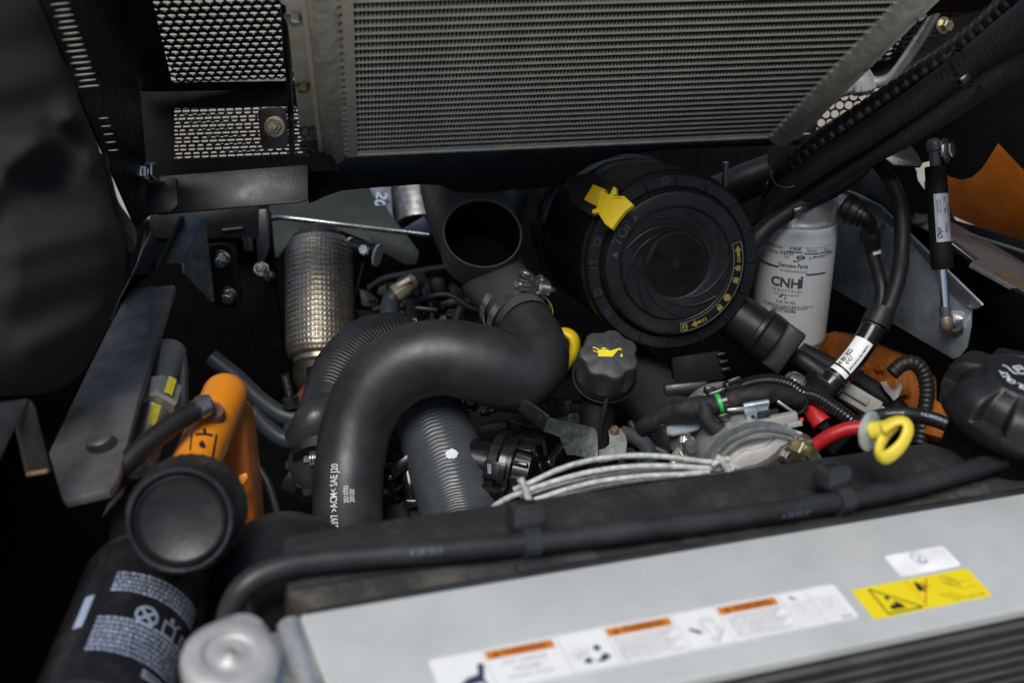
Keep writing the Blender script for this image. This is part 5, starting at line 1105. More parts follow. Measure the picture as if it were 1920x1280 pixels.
bm = B(); ax_ = (at(1385, 746, d)-at(1345, 758, d)).normalized(); lathe(bm, at(1344, 758, d), ax_, [(0, px(19, d)), (.001, px(20.5, d)), (.004, px(20.5, d)), (.005, px(19, d))], 32, capa=False, capb=False); part('green_ring', bm, m_green, t)
bm = B(); lathe(bm, at(1352, 756, d), ax_, [(0, px(18, d)), (.0005, px(20, d)), (.0055, px(20, d)), (.006, px(18, d))], 32, capa=False, capb=False); part('tie_band', bm, m_glossp, t)
part('tie_head', bbox(at(1357, 782, d-.014), cv(1, .3, 0)*px(10, d), cv(-.3, 1, 0)*px(7, d), CF*.006, .001), m_glossp, t)
bm = B(); tube(bm, [at(1222, 812, d+.02), at(1236, 815, d+.015), at(1238, 800, d+.01), at(1246, 795, d+.01)], px(5, d), 12, .003); part('loose_end', bm, m_glossp, t)
t = thing('split_conduit', 'shiny black split corrugated conduit arching over the taped loom toward the yellow pull loop', 'conduit', at(1500, 740, d))
cor = lambda s, th, r, L: r*(1+.075*(1 if (s/.0036) % 1 < .5 else -1))
d = 1.245
bm = B(); tube(bm, [at(x, y, d+z) for x, y, z in ((1382, 727, 0), (1410, 718, 0), (1445, 714, 0), (1480, 722, 0), (1506, 740, 0))], px(13, d), 20, .0009, rf=cor); part('conduit', bm, m_glossp, t, ang=70)
bm = B(); tube(bm, [at(x, y, d+z) for x, y, z in ((1506, 738, -.004), (1530, 744, -.008), (1560, 762, -.012), (1590, 784, -.014), (1614, 806, -.01))], px(13.5, d), 20, .0009, rf=cor); part('conduit', bm, m_glossp, t, ang=70)
u1 = cv(.93, .36, 0).normalized(); v1 = cv(-.36, .93, 0).normalized()
part('splitter', bbox(at(1375, 727, d), u1*px(16, d), v1*px(15, d), CF*.010, .0025), m_glossp, t); part('splitter_arm', bbox(at(1346, 739, d+.004), u1*px(20, d), v1*px(10, d), CF*.008, .002), m_glossp, t); part('splitter_arm', bbox(at(1330, 731, d+.012), cv(1, -.1, 0)*px(10, d), cv(.2, 1, 0)*px(7, d), CF*.006, .0015), m_glossp, t)
part('clip', bbox(at(1376, 713, d-.008), u1*px(13, d), v1*px(5, d), CF*.006, .001), m_glossp, t)
bm = B(); lathe(bm, at(1505, 740, d-.001), cv(.55, -.8, -.05), [(-.004, px(15, d)), (-.004, px(17, d)), (.003, px(17, d)), (.003, px(15, d))], 28, capa=False, capb=False); part('tie_band', bm, m_glossp, t)
bm = B(); tube(bm, [at(1516, 748, d-.014), at(1508, 768, d-.012), at(1490, 776, d-.006)], px(4, d), 10, .003); part('tie_tail', bm, m_glossp, t)
t = thing('pale_round_cap', 'pale shiny domed bolt head behind the arch of the split conduit', 'bolt', at(1490, 715, 1.34))
bm = B(); lathe(bm, at(1490, 717, 1.34), cv(.1, .6, -.8), [(0, px(22, 1.34)), (.003, px(22, 1.34)), (.007, px(17, 1.34)), (.009, px(8, 1.34)), (.0095, 0)], 32); part('head', bm, m_bolt, t)
bm = B(); tube(bm, [at(1510, 720, 1.345), at(1535, 740, 1.35)], px(30, 1.35), 24, .004); part('boss', bm, m_plastic, t)
t = thing('ecu_plug', 'dark multi pin plug block in the shade under the air cleaner', 'plug', at(1310, 680, 1.45)); d = 1.46
part('block', bbox(at(1305, 690, d), cv(1, .12, 0)*px(48, d), cv(-.1, 1, 0)*px(28, d), CF*.02, .004), m_matt, t); part('shelf', bbox(at(1285, 728, d-.02), cv(1, .1, 0)*px(42, d), cv(-.1, 1, 0)*px(12, d), CF*.015, .004), mat('slate_plastic', (.010, .012, .014), .4), t)
for k in range(3): part('pin_rib', bbox(at(1352+k*4, 664+k*14, d-.022), cv(1, .2, 0)*px(8, d), CU*px(3, d), CF*.004, .0008), m_black, t)
t = thing('dark_drain_hose', 'dark hose slanting below the dust outlet of the air cleaner', 'hose', at(1500, 690, 1.5))
bm = B(); tube(bm, pline([(1440, 660), (1490, 668), (1540, 700), (1580, 730)], 1.5, 1.45), px(17, 1.47), 20, .005); part('hose', bm, m_rubber2, t)
t = thing('left_drain_hose', 'black hose curving at the right of the ear plate', 'hose', at(1200, 840, 1.33))
bm = B(); tube(bm, pline([(1168, 812), (1195, 822), (1215, 842), (1222, 880)], 1.34, 1.3), px(15, 1.32), 20, .005); part('hose', bm, m_hose, t)

# white speckled cables tied in a bundle behind the foam strip
d = 1.085
t = thing('cable_bundle', 'bundle of pale speckled cables arching in front of the engine, tied at both ends', 'cable bundle', at(1150, 890, d))
for pts, r in (([(963, 918, 0), (1000, 902, 0), (1050, 879, 0), (1110, 862, 0), (1180, 854, 0), (1250, 856, 0), (1310, 864, 0), (1350, 868, .0), (1382, 876, .003)], 5.6),
               ([(924, 951, -.004), (945, 937, -.006), (975, 924, -.008), (1040, 902, -.008), (1110, 884, -.008), (1190, 874, -.008), (1270, 874, -.008), (1330, 878, -.006), (1375, 879, -.002)], 5.6),
               ([(975, 932, .006), (1050, 909, .006), (1130, 892, .004), (1220, 882, .002), (1300, 883, 0), (1350, 881, 0)], 4.2),
               ([(1002, 937, -.012), (1060, 918, -.012), (1120, 903, -.012), (1200, 893, -.012), (1280, 889, -.010), (1330, 884, -.006)], 5.6),
               ([(985, 945, 0), (1060, 928, 0), (1130, 912, 0), (1210, 900, 0), (1280, 893, 0)], 4.2)):
    bm = B(); tube(bm, [at(x, y, d+z) for x, y, z in pts], px(r, d), 14, .003, rf=lambda s, th, r, L: r*(1+.03*sin(s*900+5*th))); part('cable', bm, m_cable, t)
for pts, r in (([(975, 896), (983, 912), (993, 940)], 7), ([(1342, 856), (1356, 866), (1366, 884)], 7), ([(1336, 872), (1350, 862), (1366, 860)], 6)):
    bm = B(); tube(bm, [at(x, y, d-.014) for x, y in pts], px(r, d), 14, .003); part('tie', bm, m_cable, t)

# ------------------------------------------------------------------ radiator, foam strip, edge tube
ZT = 1.113
t = thing('radiator', 'wide pale aluminium radiator tank with finned core below, across the lower right', 'radiator', V((.6, .506, .9)))
bm = B(); prism(bm, [V((.155, .450, ZT)), V((1.05, .450, ZT)), V((1.05, .563, ZT)), V((.150, .563, ZT))], V((0, 0, -.010))); bev(bm, .0022, 3)
tank = part('top_tank', bm, m_alu, t)
bm = B(); cyl(bm, V((.143, .560, ZT-.006)), V((.143, .440, ZT-.006)), .0085, n=20)
part('seam_weld', bm, m_alucast, t)
bm = B(); box(bm, V((.129, .5, ZT-.03)), ex*.012, ey*.062, ez*.02); bev(bm, .003); part('end_block', bm, m_alucast, t)
bm = B(); prism(bm, [V((.16, .4585, 1.102)), V((1.05, .4585, 1.102)), V((1.05, .555, 1.102)), V((.16, .555, 1.102))], V((0, 0, -.5))); part('core_backing', bm, m_black, t)
core0 = None
for k in range(14):
    z = 1.096-k*.0125
    if core0 is None:
        core0 = part('tube', bbox(V((.6, .4545, z)), ex*.45, ey*.0065, ez*.0016, .0006), m_core, t)
    else:
        c = core0.copy(); COL.objects.link(c); c.parent = t; c.location = V((0, 0, -k*.0125)); BASE[c.name] = BASE[t.name]
bm = B(); stp = .0021
for k in range(14):
    a, b = 1.0945-k*.0125, 1.0855-k*.0125; prev = None
    for i in range(int(.72/stp)):
        x = .33+i*stp; z = a if i % 2 else b; cur = (bm.verts.new(V((x, .4485, z))), bm.verts.new(V((x, .458, z))))
        if prev: bm.faces.new((prev[0], cur[0], cur[1], prev[1]))
        prev = cur
part('fin_rows', bm, m_cfin, t, kind='stuff', smooth=False)
# stickers on the tank (metres on the tank top: x right, y away)
def top(off): return lambda u, v: V((u, v, ZT+off))
def rrect(x0, y0, x1, y1, r, f, th=.0003):
    pts = []
    for cx_, cy_, a0 in ((x1-r, y1-r, 0), (x0+r, y1-r, pi/2), (x0+r, y0+r, pi), (x1-r, y0+r, 3*pi/2)):
        for k in range(5): a = a0+pi/2*k/4; pts.append(f(cx_+r*cos(a), cy_+r*sin(a)))
    bm = B(); prism(bm, pts, V((0, 0, -th))); return bm
t = thing('warning_sticker', 'long white warning sticker with three orange headings along the front of the tank', 'sticker', V((.37, .488, ZT)))
lab = part('sheet', rrect(.2185, .4715, .5250, .5065, .003, top(.0004)), m_label, t)
f_ = top(.0007); y0, y1 = .4725, .5055
bmo, bmk, bmg, bmr = B(), B(), B(), B()
bmo.free(); bmo = None
for x0, x1, s in ((.2555, .3025, 0), (.3410, .3890, 1), (.4265, .4735, 2)):
    b_ = B(); addrect(b_, x0, .4965, x1, .5035, f_); h_ = part('orange_heading', b_, m_labelo, t, smooth=False)
    b_ = B(); f3 = top(.0010); addtext(b_, 'WARNING', .0062, f3, (x0+x1)/2+.003, .4999, bold=.02); addpoly(b_, [(x0+.004, .4978), (x0+.0095, .4978), (x0+.0067, .5022)], f3); part('heading_text', b_, mat('brown_ink', (.16, .035, .005), .5), h_, smooth=False)
for x in (.2540, .3060, .3395, .3915, .4250, .4765, .4985): addrect(bmg, x-.0002, .4725, x+.0002, .5050, f_)
addrect(bmg, .2190, .5052, .5245, .5056, f_); addrect(bmg, .2190, .4722, .5245, .4726, f_); addrect(bmg, .4765, .4955, .5200, .4958, f_)
addtext(bmg, 'HOT SURFACE', .0052, f_, .279, .4915, sx=.9); addtext(bmg, 'HAZARD', .0052, f_, .279, .4855, sx=.9); addtext(bmg, 'DO NOT TOUCH', .0042, f_, .279, .4795, sx=.9)
for (xa, xb) in ((.3425, .3890), (.4285, .4735)):
    for k in range(7): addblur(bmg, xa, xb-.004*(k % 3), .4935-k*.0029, .0017, f_, k+int(xa*1000), .4, 1.3, .4)
for k in range(5): addblur(bmg, .4995, .5200, .4925-k*.004, .0012, f_, k+31, .4, 1.1, .8); addblur(bmg, .479, .497, .4925-k*.004, .0012, f_, k+61, .4, 1.1, .8)
addtext(bmg, '87407', .004, f_, .5165, .4745, sx=.9, shear=.2)
# pictograms: hand over hot surface, steam burst on a figure, fan and hand
addpoly(bmk, [(.2270, .4765), (.2300, .4752), (.2365, .4795), (.2455, .4800), (.2478, .4775), (.2495, .4785), (.2480, .4820), (.2520, .4935), (.2500, .4955), (.2478, .4950), (.2455, .4868), (.2380, .4855), (.2320, .4815)], f_)
for k in range(3): addring(bmg, .238+.004*k, .4745, .0014, .0019, f_, 10, 0, pi)
for a in range(7):
    A = pi*.35+a*.28; addpoly(bmg, [(.319+.004*cos(A-.1), .482+.004*sin(A-.1)), (.319+.004*cos(A+.1), .482+.004*sin(A+.1)), (.319+.015*cos(A), .482+.015*sin(A))], f_)
addring(bmk, .3290, .4895, .0002, .0026, f_, 14); addpoly(bmk, [(.3155, .4795), (.3200, .4780), (.3225, .4800), (.3205, .4835), (.3180, .4825)], f_); addpoly(bmk, [(.3225, .4790), (.3275, .4800), (.3300, .4835), (.3335, .4840), (.3355, .4800), (.3320, .4790), (.3290, .4775)], f_)
part('pictogram', bmk, m_inkn, t, smooth=False); bmk = B()
addpoly(bmk, [(.3975, .4915), (.4045, .4870), (.4060, .4840), (.4030, .4845), (.3985, .4880)], f_)
for r in (.0035, .006): addring(bmg, .4130, .4905, r, r+.0006, f_, 16, 0, 4.5)
addring(bmg, .4190, .4850, .0022, .0030, f_, 14); addring(bmg, .4120, .4775, .0022, .0030, f_, 14); addpoly(bmg, [(.4205, .4835), (.4212, .4830), (.4140, .4765), (.4133, .4770)], f_)
part('pictogram', bmk, m_inkn, t, smooth=False); bmk = B()
addpoly(bmk, [(.4835, .5005), (.4850, .5020), (.4870, .4990), (.4885, .4995), (.4880, .4975), (.4860, .4980)], f_); addring(bmr, .4865, .4890, .0032, .0037, f_, 20); addrect(bmr, .4842, .4888, .4888, .4892, f_)
addring(bmg, .5090, .4890, .0032, .0036, f_, 16)
part('fine_print', bmg, mat('pale_grey_ink', (.36, .36, .37), .5, bump=0.), t, smooth=False); part('pictogram', bmk, m_inkn, t, smooth=False); part('red_circle', bmr, mat('pale_red_ink', (.75, .42, .40), .5), t, smooth=False)
t = thing('yellow_sticker', 'yellow safety sticker with a black warning triangle on the aluminium tank', 'sticker', V((.587, .482, ZT)))
part('sheet', rrect(.5345, .4672, .6395, .4968, .0015, top(.0004)), m_labely, t)
bk, br, bg_ = B(), B(), B()
for (p, q, o) in (((.548, .4695), (.5480, .4945), 1), ((.548, .4695), (.578, .4695), 1), ((.578, .4695), (.548, .4945), 1)):
    dx, dy = q[0]-p[0], q[1]-p[1]; l = sqrt(dx*dx+dy*dy); nx, ny = -dy/l*.0006, dx/l*.0006; addpoly(bk, [(p[0]-nx, p[1]-ny), (q[0]-nx, q[1]-ny), (q[0]+nx, q[1]+ny), (p[0]+nx, p[1]+ny)], f_)
addring(bk, .5565, .4835, .0002, .0020, f_, 14); addpoly(bk, [(.5530, .4725), (.5590, .4722), (.5595, .4760), (.5570, .4772), (.5535, .4760)], f_); addpoly(bk, [(.5595, .4722), (.5655, .4722), (.5630, .4775), (.5600, .4800), (.5590, .4788)], f_)
addrect(bg_, .5815, .4680, .5819, .4962, f_)
addpoly(bk, [(.5850, .4840), (.5905, .4830), (.5905, .4900), (.5885, .4935), (.5865, .4915)], f_); addrect(bg_, .5915, .4868, .5975, .4874, f_); addrect(bg_, .5915, .4850, .5935, .4910, f_)
addpoly(br, [(.5985, .4937), (.5998, .4937), (.5830, .4722), (.5817, .4722)], f_)
for k in range(4): addring(bg_, .6130+k*.002, .4895-k*.0016, .0035, .0039, f_, 14)
for a, b in (((.6050, .4770), (.6150, .4720)), ((.5990, .4780), (.6080, .4700))): addpoly(bg_, [a, (a[0]+.0006, a[1]+.0006), (b[0]+.0006, b[1]+.0006), b], f_)
addblur(bg_, .6085, .6350, .4705, .0022, f_, 77, .3, 1.2, .6); addrect(bg_, .6200, .4790, .6340, .4794, f_); addrect(bg_, .6200, .4850, .6340, .4853, f_); addrect(bg_, .6200, .4790, .6204, .4850, f_)
part('pictograms', bk, m_ink, t, smooth=False); part('red_stroke', br, m_inkr, t, smooth=False); part('fine_lines', bg_, mat('olive_ink', (.30, .24, .02), .5), t, smooth=False)
t = thing('white_tag', 'small plain white sticker with a grey stamp behind the yellow one', 'sticker', V((.61, .511, ZT)))
part('sheet', rrect(.5815, .5000, .6370, .5225, .003, top(.0005)), mat('bright_white_label', (.86, .87, .88), .45), t)
bk = B(); f4 = top(.0008); addring(bk, .6050, .5150, .0030, .0036, f4, 18); addring(bk, .6100, .5125, .0026, .0032, f4, 18); addtext(bk, 'CNH', .0052, f4, .6080, .5090, sx=.9, bold=-.0); addring(bk, .6080, .5160, .0055, .0060, f4, 18, .2, pi)
part('stamp', bk, m_inkg, t, smooth=False)
# foam strip behind the tank with its dusty channel and seal
t = thing('foam_strip', 'wide dusty black foam strip lying behind the aluminium tank with a cut right corner', 'foam strip', V((.45, .62, 1.09)))
bm = B(); prism(bm, [V((.150, .600, 1.100)), V((.158, .652, 1.100)), V((.20, .6545, 1.100)), V((.727, .6545, 1.100)), V((.757, .628, 1.100)), V((.775, .600, 1.100))], V((0, 0, -.03))); bev(bm, .003, 2); part('strip', bm, m_foam, t)
bm = B(); prism(bm, [V((.150, .5655, 1.098)), V((1.05, .5655, 1.098)), V((1.05, .5995, 1.098)), V((.150, .5995, 1.098))], V((0, 0, -.02))); part('channel', bm, m_dirt, t)
bm = B(); tube(bm, [V((.157, .5695, 1.100)), V((.25, .5695, 1.103)), V((.5, .5695, 1.104)), V((1.05, .5695, 1.104))], .0058, 20, .01); part('edge_seal', bm, m_rubber, t)
bm = B(); prism(bm, [V((.135, .560, 1.07)), V((.20, .560, 1.07)), V((.20, .66, 1.07)), V((.135, .66, 1.07))], V((0, 0, -.02))); part('underlay', bm, m_matt, t)
bm = B(); prism(bm, [V((.76, .60, 1.092)), V((1.05, .60, 1.092)), V((1.05, .625, 1.092)), V((.76, .628, 1.092))], V((0, 0, -.03))); part('channel', bm, m_dirt, t)
# black tube clipped over the strip
t = thing('long_black_tube', 'long black tube lying along the foam strip and curling down beside the radiator cap', 'tube', onz(1000, 1020, 1.11))
tp = [(424, 1185, 1.07), (436, 1135, 1.09), (462, 1096, 1.103), (510, 1069, 1.109), (580, 1053, 1.111), (700, 1042, 1.111), (850, 1030, 1.111), (1000, 1016, 1.111), (1150, 999, 1.111), (1300, 980, 1.111), (1450, 959, 1.111), (1580, 938, 1.111), (1700, 914, 1.111), (1820, 880, 1.112), (1940, 845, 1.113)]
bm = B(); TF = tube(bm, [onz(*p) for p in tp], .0084, 24, .006); tb = part('tube', bm, m_rubber, t)
for x, y, s in ((800, 1032, '4 28 33 0'), (1494, 962, '4 28 53 37')):
    bm = B()
    i = min(range(len(TF)), key=lambda k_: (TF[k_][0]-onz(x, y, 1.111)).length); f_ = ontube(TF, TF[i][4], (tocam(TF[i][0])+V((0, 0, .0 if x < 1000 else -.5))).normalized(), .0004); addtext(bm, s, .006, f_, sx=1.0, bold=.015)
    part('lettering', bm, m_inkb if False else mat('faint_blue_ink', (.11, .14, .18), .5), tb, smooth=False)
tie0 = None
def find(x, y):
    i = min(range(len(TF)), key=lambda k_: (TF[k_][0]-onz(x, y, 1.111)).length); return TF[i][0], TF[i][1]
p0, T0 = find(998, 1016); p1, T1 = find(1574, 939)
t = thing('cable_tie', 'black cable tie with square head near the middle of the long black tube', 'cable tie', p0, 'cable ties clamping the long black tube')
def zt(v): return p0+T0*v[0]+V((-T0.y, T0.x, 0)).normalized()*v[1]+V((0, 0, v[2]))
tt = V((-T0.y, T0.x, 0)).normalized()
bm = B(); lathe(bm, p0, T0, [(-.0065, .0082), (-.0065, .0112), (.0065, .0112), (.0065, .0082)], 36, capa=False, capb=False); part('band', bm, m_tie, t)
hc = p0+tt*.017+V((0, 0, .012)); up_ = (tt*.35+V((0, 0, 1))).normalized(); fw = T0.cross(up_)
hd = bbox(hc, T0*.0118, fw*.0105, up_*.008, .0022); part('head', hd, m_tie, t)
ho = fw if fw.dot(tocam(hc)) > 0 else -fw
part('slot', bbox(hc+up_*.0082-ho*.001, T0*.0055, fw*.0045, up_*.0006, .0003), m_ink, t)
bm = B(); box(bm, hc+up_*.009+ho*.0075, T0*.009, fw*.0018, up_*.0012); bev(bm, .0005); part('ridge', bm, m_tie, t)
part('foot', bbox(p0-tt*.013-V((0, 0, .0125)), T0*.013, tt*.006, ez*.0045, .0015), m_tie, t)
c = t.copy(); COL.objects.link(c); c.location = p1; rz = atan2(T1.y, T1.x)-atan2(T0.y, T0.x); c.rotation_euler = (0, 0, rz+.06)
c['label'] = 'black cable tie with square head on the long tube, below the yellow pull loop'; BASE[c.name] = p1
for ch in list(t.children):
    q = ch.copy(); COL.objects.link(q); q.parent = c; BASE[q.name] = p1

# ------------------------------------------------------------------ left foreground
d = .735; c = at(432, 1228, d); n = V((.02, -.04, 1)).normalized(); R = px(94, d)
t = thing('coolant_filler', 'round silver radiator cap with two ears at the bottom left of the tank', 'radiator cap', c)
A1_ = V((.5, 1, 0))
def ears(th, h, r):
    if h < -.0005 and h > -.013 and r > R*.9:
        e = max(0, cos(th-1.05))**9+max(0, cos(th-1.05-pi))**9; return r*(1+.24*e)
    return r
bm = B(); lathe(bm, c, n, [(-.016, R*.93), (-.0125, R*.96), (-.004, R*.97), (-.001, R*.95), (.001, R*.88), (.002, R*.80), (.0028, R*.60), (.0026, R*.57), (-.0002, R*.55), (-.0010, R*.50), (-.0008, R*.22), (.0005, R*.19), (.0015, R*.14), (.0018, 0)], 96, rf=ears, up=V((0, 1, 0))); part('cap', bm, mat('pressed_aluminium', (.50, .505, .50), .46, metal=.45, var=.06, vs=40, bump=.06, bs=300), t, ang=60)
bm = B(); lathe(bm, c-n*.040, n, [(0, R*.8), (.024, R*.8)], 48); part('neck', bm, m_black, t)
bm = B(); lathe(bm, c+n*.0018, n, [(-.001, R*.11), (.001, R*.10), (.0016, R*.07), (.0016, 0)], 24); part('rivet', bm, mat('dull_brass', (.42, .39, .33), .4, metal=.6), t)
bm = B(); prism(bm, [V((.085, .40, 1.035)), V((.16, .40, 1.035)), V((.16, .56, 1.035)), V((.085, .56, 1.035))], V((0, 0, -.06))); bev(bm, .004); part('filler_box', bm, m_matt, t)
# black oil filter can
d = .93; a, b = at(286, 1066, d+.085), at(176, 1370, d-.05); ax = (a-b).normalized(); L = (a-b).length; R = px(128, d-.03)
t = thing('oil_filter', 'black spin-on oil filter can covered in blurred white print at the bottom left corner', 'oil filter', b)
bm = B(); lathe(bm, b, ax, [(0, R*.9), (.004, R), (L-.03, R), (L-.018, R*.985), (L-.008, R*.93), (L, R*.82), (L+.004, R*.6), (L+.004, 0)], 64); can = part('can', bm, mat('filter_black_paint', (.010, .010, .012), .3, dust=.18, dcol=(.14, .13, .12), speck=.08, scol=(.4, .38, .33), ss=300), t)
Cc = at(250, 1166, d-.02)
fm = cylmap(b, ax, R, tocam(Cc)+CR*.10, .0005)
def vv(x, y):
    """position along the can of a surveyed height"""
    p = Pl(Cc, Cc+ax*.1, Cc+CR*.1)(x, y); return (p-b).dot(ax)
bm = B(); v1_, v2_, v3_, v4_ = [q_-.012 for q_ in (vv(275, 1085), vv(260, 1132), vv(240, 1175), vv(225, 1205))]
for k in range(5): addblur(bm, -.030, .045, v1_+.010-k*.0042, .0030, fm, 100+k, .4, 1.3, .35)
for k in range(8): addblur(bm, -.032, .048, v3_+.014-k*.0043, .0031, fm, 140+k, .4, 1.3, .3)
for k in range(2): addblur(bm, .012, .046, v4_-.008-k*.0040, .0030, fm, 170+k, .4, 1.3, .3)
cy_ = v2_
addring(bm, .002, cy_, .0070, .0090, fm, 24)
for r_ in (pi/4, -pi/4):
    cc, ss_ = cos(r_), sin(r_); addpoly(bm, [(.002+x*cc-y*ss_, cy_+x*ss_+y*cc) for x, y in ((-.0075, -.0012), (.0075, -.0012), (.0075, .0012), (-.0075, .0012))], fm)
def bucket(x):
    for x0, y0, x1, y1 in ((-.006, -.008, -.0045, .005), (.0045, -.008, .006, .005), (-.006, -.008, .006, -.0065), (-.006, .0035, .006, .005)): addrect(bm, x+x0, cy_+y0, x+x1, cy_+y1, fm)
bucket(.022); bucket(.041); addrect(bm, .021, cy_+.006, .024, cy_+.010, fm); addpoly(bm, [(.026, cy_+.006), (.031, cy_+.009), (.031, cy_+.0065)], fm)
addtext(bm, '74', .024, fm, .026, v4_-.035, rot=pi/2, bold=.03); addtext(bm, '84 48', .014, fm, .028, v4_-.026, rot=pi/2, bold=.02)
addrect(bm, -.050, cy_-.016, -.042, cy_+.016, fm, 2)
part('printed_text', bm, mat('frosted_blue_ink', (.30, .36, .48), .5, bump=0.), can, smooth=False)
bm = B(); lathe(bm, a, ax, [(-.002, R*.8), (.03, R*.85), (.032, R*.9), (.07, R*.9)], 40); part('head', bm, m_matt, t)
# big black hydraulic filler cap
d = .90; c = at(338, 975, d); n = cv(-.10, .10, -.98).normalized(); R = px(100, d)
t = thing('hydraulic_cap', 'large round black screw cap with a worn rim in front of the orange cylinder', 'cap', at(370, 960, d+.04))
bc_ = at(362, 950, d+.075)
bm = B(); ax_ = (c-bc_).normalized(); Lc = (c-bc_).length
lathe(bm, c, ax_, [(-Lc, R*1.06), (-Lc*.9, R*1.10), (-Lc*.45, R*1.09), (-.014, R*1.07), (-.008, R*1.045), (-.003, R*1.0), (.0008, R*.975), (.0018, R*.94), (.0010, R*.905), (-.0035, R*.885), (-.004, R*.86), (-.0005, R*.835), (.0004, R*.80), (-.0012, R*.77), (-.0020, R*.74), (-.0016, 0)], 96, rf=lambda th, h, r: r*(1+.012*max(0, cos(th*3+.4))**2+.010*cos(th*32)) if h < -.010 else r, up=cv(0, 1, 0)); part('cap', bm, mat('worn_cap_plastic', (.012, .0125, .014), .42, dust=.45, dcol=(.075, .08, .088), ds=30, bump=.15, bs=140, speck=.1, scol=(.2, .2, .2), ss=200), t, ang=60)
bm = B(); cyl(bm, bc_, bc_-ax_*.07, R*.8, n=40); part('neck', bm, m_matt, t)
bm = B(); lathe(bm, c, ax_, [(-.001, R*.985), (.0016, R*.975), (.0030, R*.945), (.0018, R*.91), (-.001, R*.90)], 96, capa=False, capb=False, up=cv(0, 1, 0)); part('worn_rim', bm, mat('scuffed_grey_rim', (.035, .038, .044), .33, dust=.6, dcol=(.14, .15, .17), ds=45, bump=.3, bs=200), t)
# orange cylinder with symbol
d = 1.13; a, b = at(424, 735, d+.03), at(352, 905, d-.07); ax = (a-b).normalized(); R = px(43, d)
t = thing('orange_cylinder', 'orange tank with a rounded top and a black oil level symbol, low on the left', 'orange tank', at(400, 900, d))
bm = B(); lathe(bm, b-ax*.10, ax, [(0, R), ((a-b).length+.10-R*.2, R)]+[((a-b).length+.10-R*.2+R*.95*sin(k*pi/16), R*cos(k*pi/16)) for k in range(1, 8)]+[((a-b).length+.10-R*.2+R*.95, 0)], 56); part('tube', bm, m_orange, t)
q = Pl(at(470, 740, d+.05), at(476, 940, d+.02), at(440, 900, d+.06))
bm = B(); prism(bm, [at(x, y, d+.03) for x, y in ((430, 752), (452, 756), (461, 796), (474, 930), (480, 1010), (400, 1010), (396, 830))], CF*.05); bev(bm, .010, 4); part('side_shell', bm, m_oranged, t)
part('lug', plate(facing(d-.005), [(447, 890), (462, 886), (466, 896), (454, 912), (446, 910)], .008, .0015), m_orange, t)
pc = b+ax*.0; fm = cylmap(b, ax, R, tocam(b)+CR*-.02, .0005)
def oc_(x, y):
    p = Pl(b, b+ax*.1, b+CR*.1)(x, y); rel = p-b; v = rel.dot(ax); e = ax.cross((tocam(b)+CR*-.02-ax*(tocam(b)+CR*-.02).dot(ax)).normalized()); u = rel.dot(e); return (R*math.asin(max(-.99, min(.99, u/R))), v-.015)
bm = B()
def OQ(pts):
    if len(pts) != 4: return addpoly(bm, [oc_(x, y) for x, y in pts], fm)
    a_, b_, c_, d_ = [V((*oc_(x, y), 0)) for x, y in pts]
    for i in range(8):
        q_ = [a_.lerp(b_, i/8), a_.lerp(b_, (i+1)/8), d_.lerp(c_, (i+1)/8), d_.lerp(c_, i/8)]
        addpoly(bm, [(v_.x, v_.y) for v_ in q_], fm)
OQ([(356, 823), (359, 823), (355, 856), (352, 856)]); OQ([(403, 817), (407, 818), (401, 862), (396, 862)]); OQ([(364, 825), (397, 820), (397, 824), (364, 829)]); OQ([(377, 815), (383, 814), (384, 824), (378, 825)])
OQ([(376, 835), (383, 842), (382, 847), (376, 849), (370, 846), (370, 842)])
part('level_symbol', bm, m_ink, t, smooth=False)
p = at(398, 782, d-.025); gn = (tocam(p)+CU*.9).normalized()
bm = B(); lathe(bm, p, gn, [(-.006, px(24, d)), (.006, px(23, d)), (.010, px(20, d)), (.010, px(10, d))], 36); part('grommet', bm, m_brown, t)
t = thing('crimped_hose', 'short black pressure hose with a zinc crimp fitting plugged into the orange tank', 'hose', at(300, 830, d))
bm = B(); tube(bm, [at(395, 775, d-.035), at(388, 752, d-.04), at(370, 756, d-.045)], [px(11, d), px(13, d), px(13, d)], 6, .004); part('elbow_fitting', bm, m_bolt, t)
bm = B(); tube(bm, [at(384, 761, d-.045), at(340, 785, d-.06), at(285, 825, d-.08), at(230, 875, d-.10), at(190, 930, d-.11)], [px(v, d) for v in (17, 19, 20, 18, 18)], 28, .005); part('hose', bm, m_rubber2, t)
bm = B(); tube(bm, [at(386, 760, d-.045), at(368, 769, d-.053)], px(19.5, d), 28, .003); part('crimp', bm, m_bolt, t)
# grey rod end with yellow paint marks
d = 1.20
t = thing('lift_cylinder', 'grey hydraulic lift cylinder with a hex gland and yellow paint marks beside the steel bar', 'cylinder', at(300, 780, d))
a, b = at(318, 665, d+.04), at(276, 800, d-.03); ax = (a-b).normalized(); R = px(31, d)
bm = B(); lathe(bm, b, ax, [(0, R*.8), (.03, R*.8), ((a-b).length, R), ((a-b).length+R*.5, R*.92), ((a-b).length+R*.8, R*.6), ((a-b).length+R*.9, 0)], 40); part('tube', bm, m_cylg, t)
bm = B(); prism(bm, [at(x, y, d+.03) for x, y in ((322, 648), (340, 655), (346, 690), (348, 800), (330, 810), (318, 780))], CF*.02); bev(bm, .006, 3); part('back_tube', bm, m_cylg, t)
hx = at(296, 752, d-.025); bm = B(); lathe(bm, hx, ax, [(-.010, px(38, d)), (-.007, px(42, d)), (.014, px(42, d)), (.018, px(36, d))], 6, up=cv(.2, 0, 1)); part('hex_gland', bm, m_steel if False else mat('brushed_zinc', (.42, .44, .44), .38, metal=.6), t, ang=25)
bm = B(); lathe(bm, at(284, 785, d-.03), ax, [(-.06, px(34, d)), (.012, px(34, d)), (.014, px(36, d)), (.018, px(36, d))], 40); rod_ = part('rod_end', bm, m_steel, t)
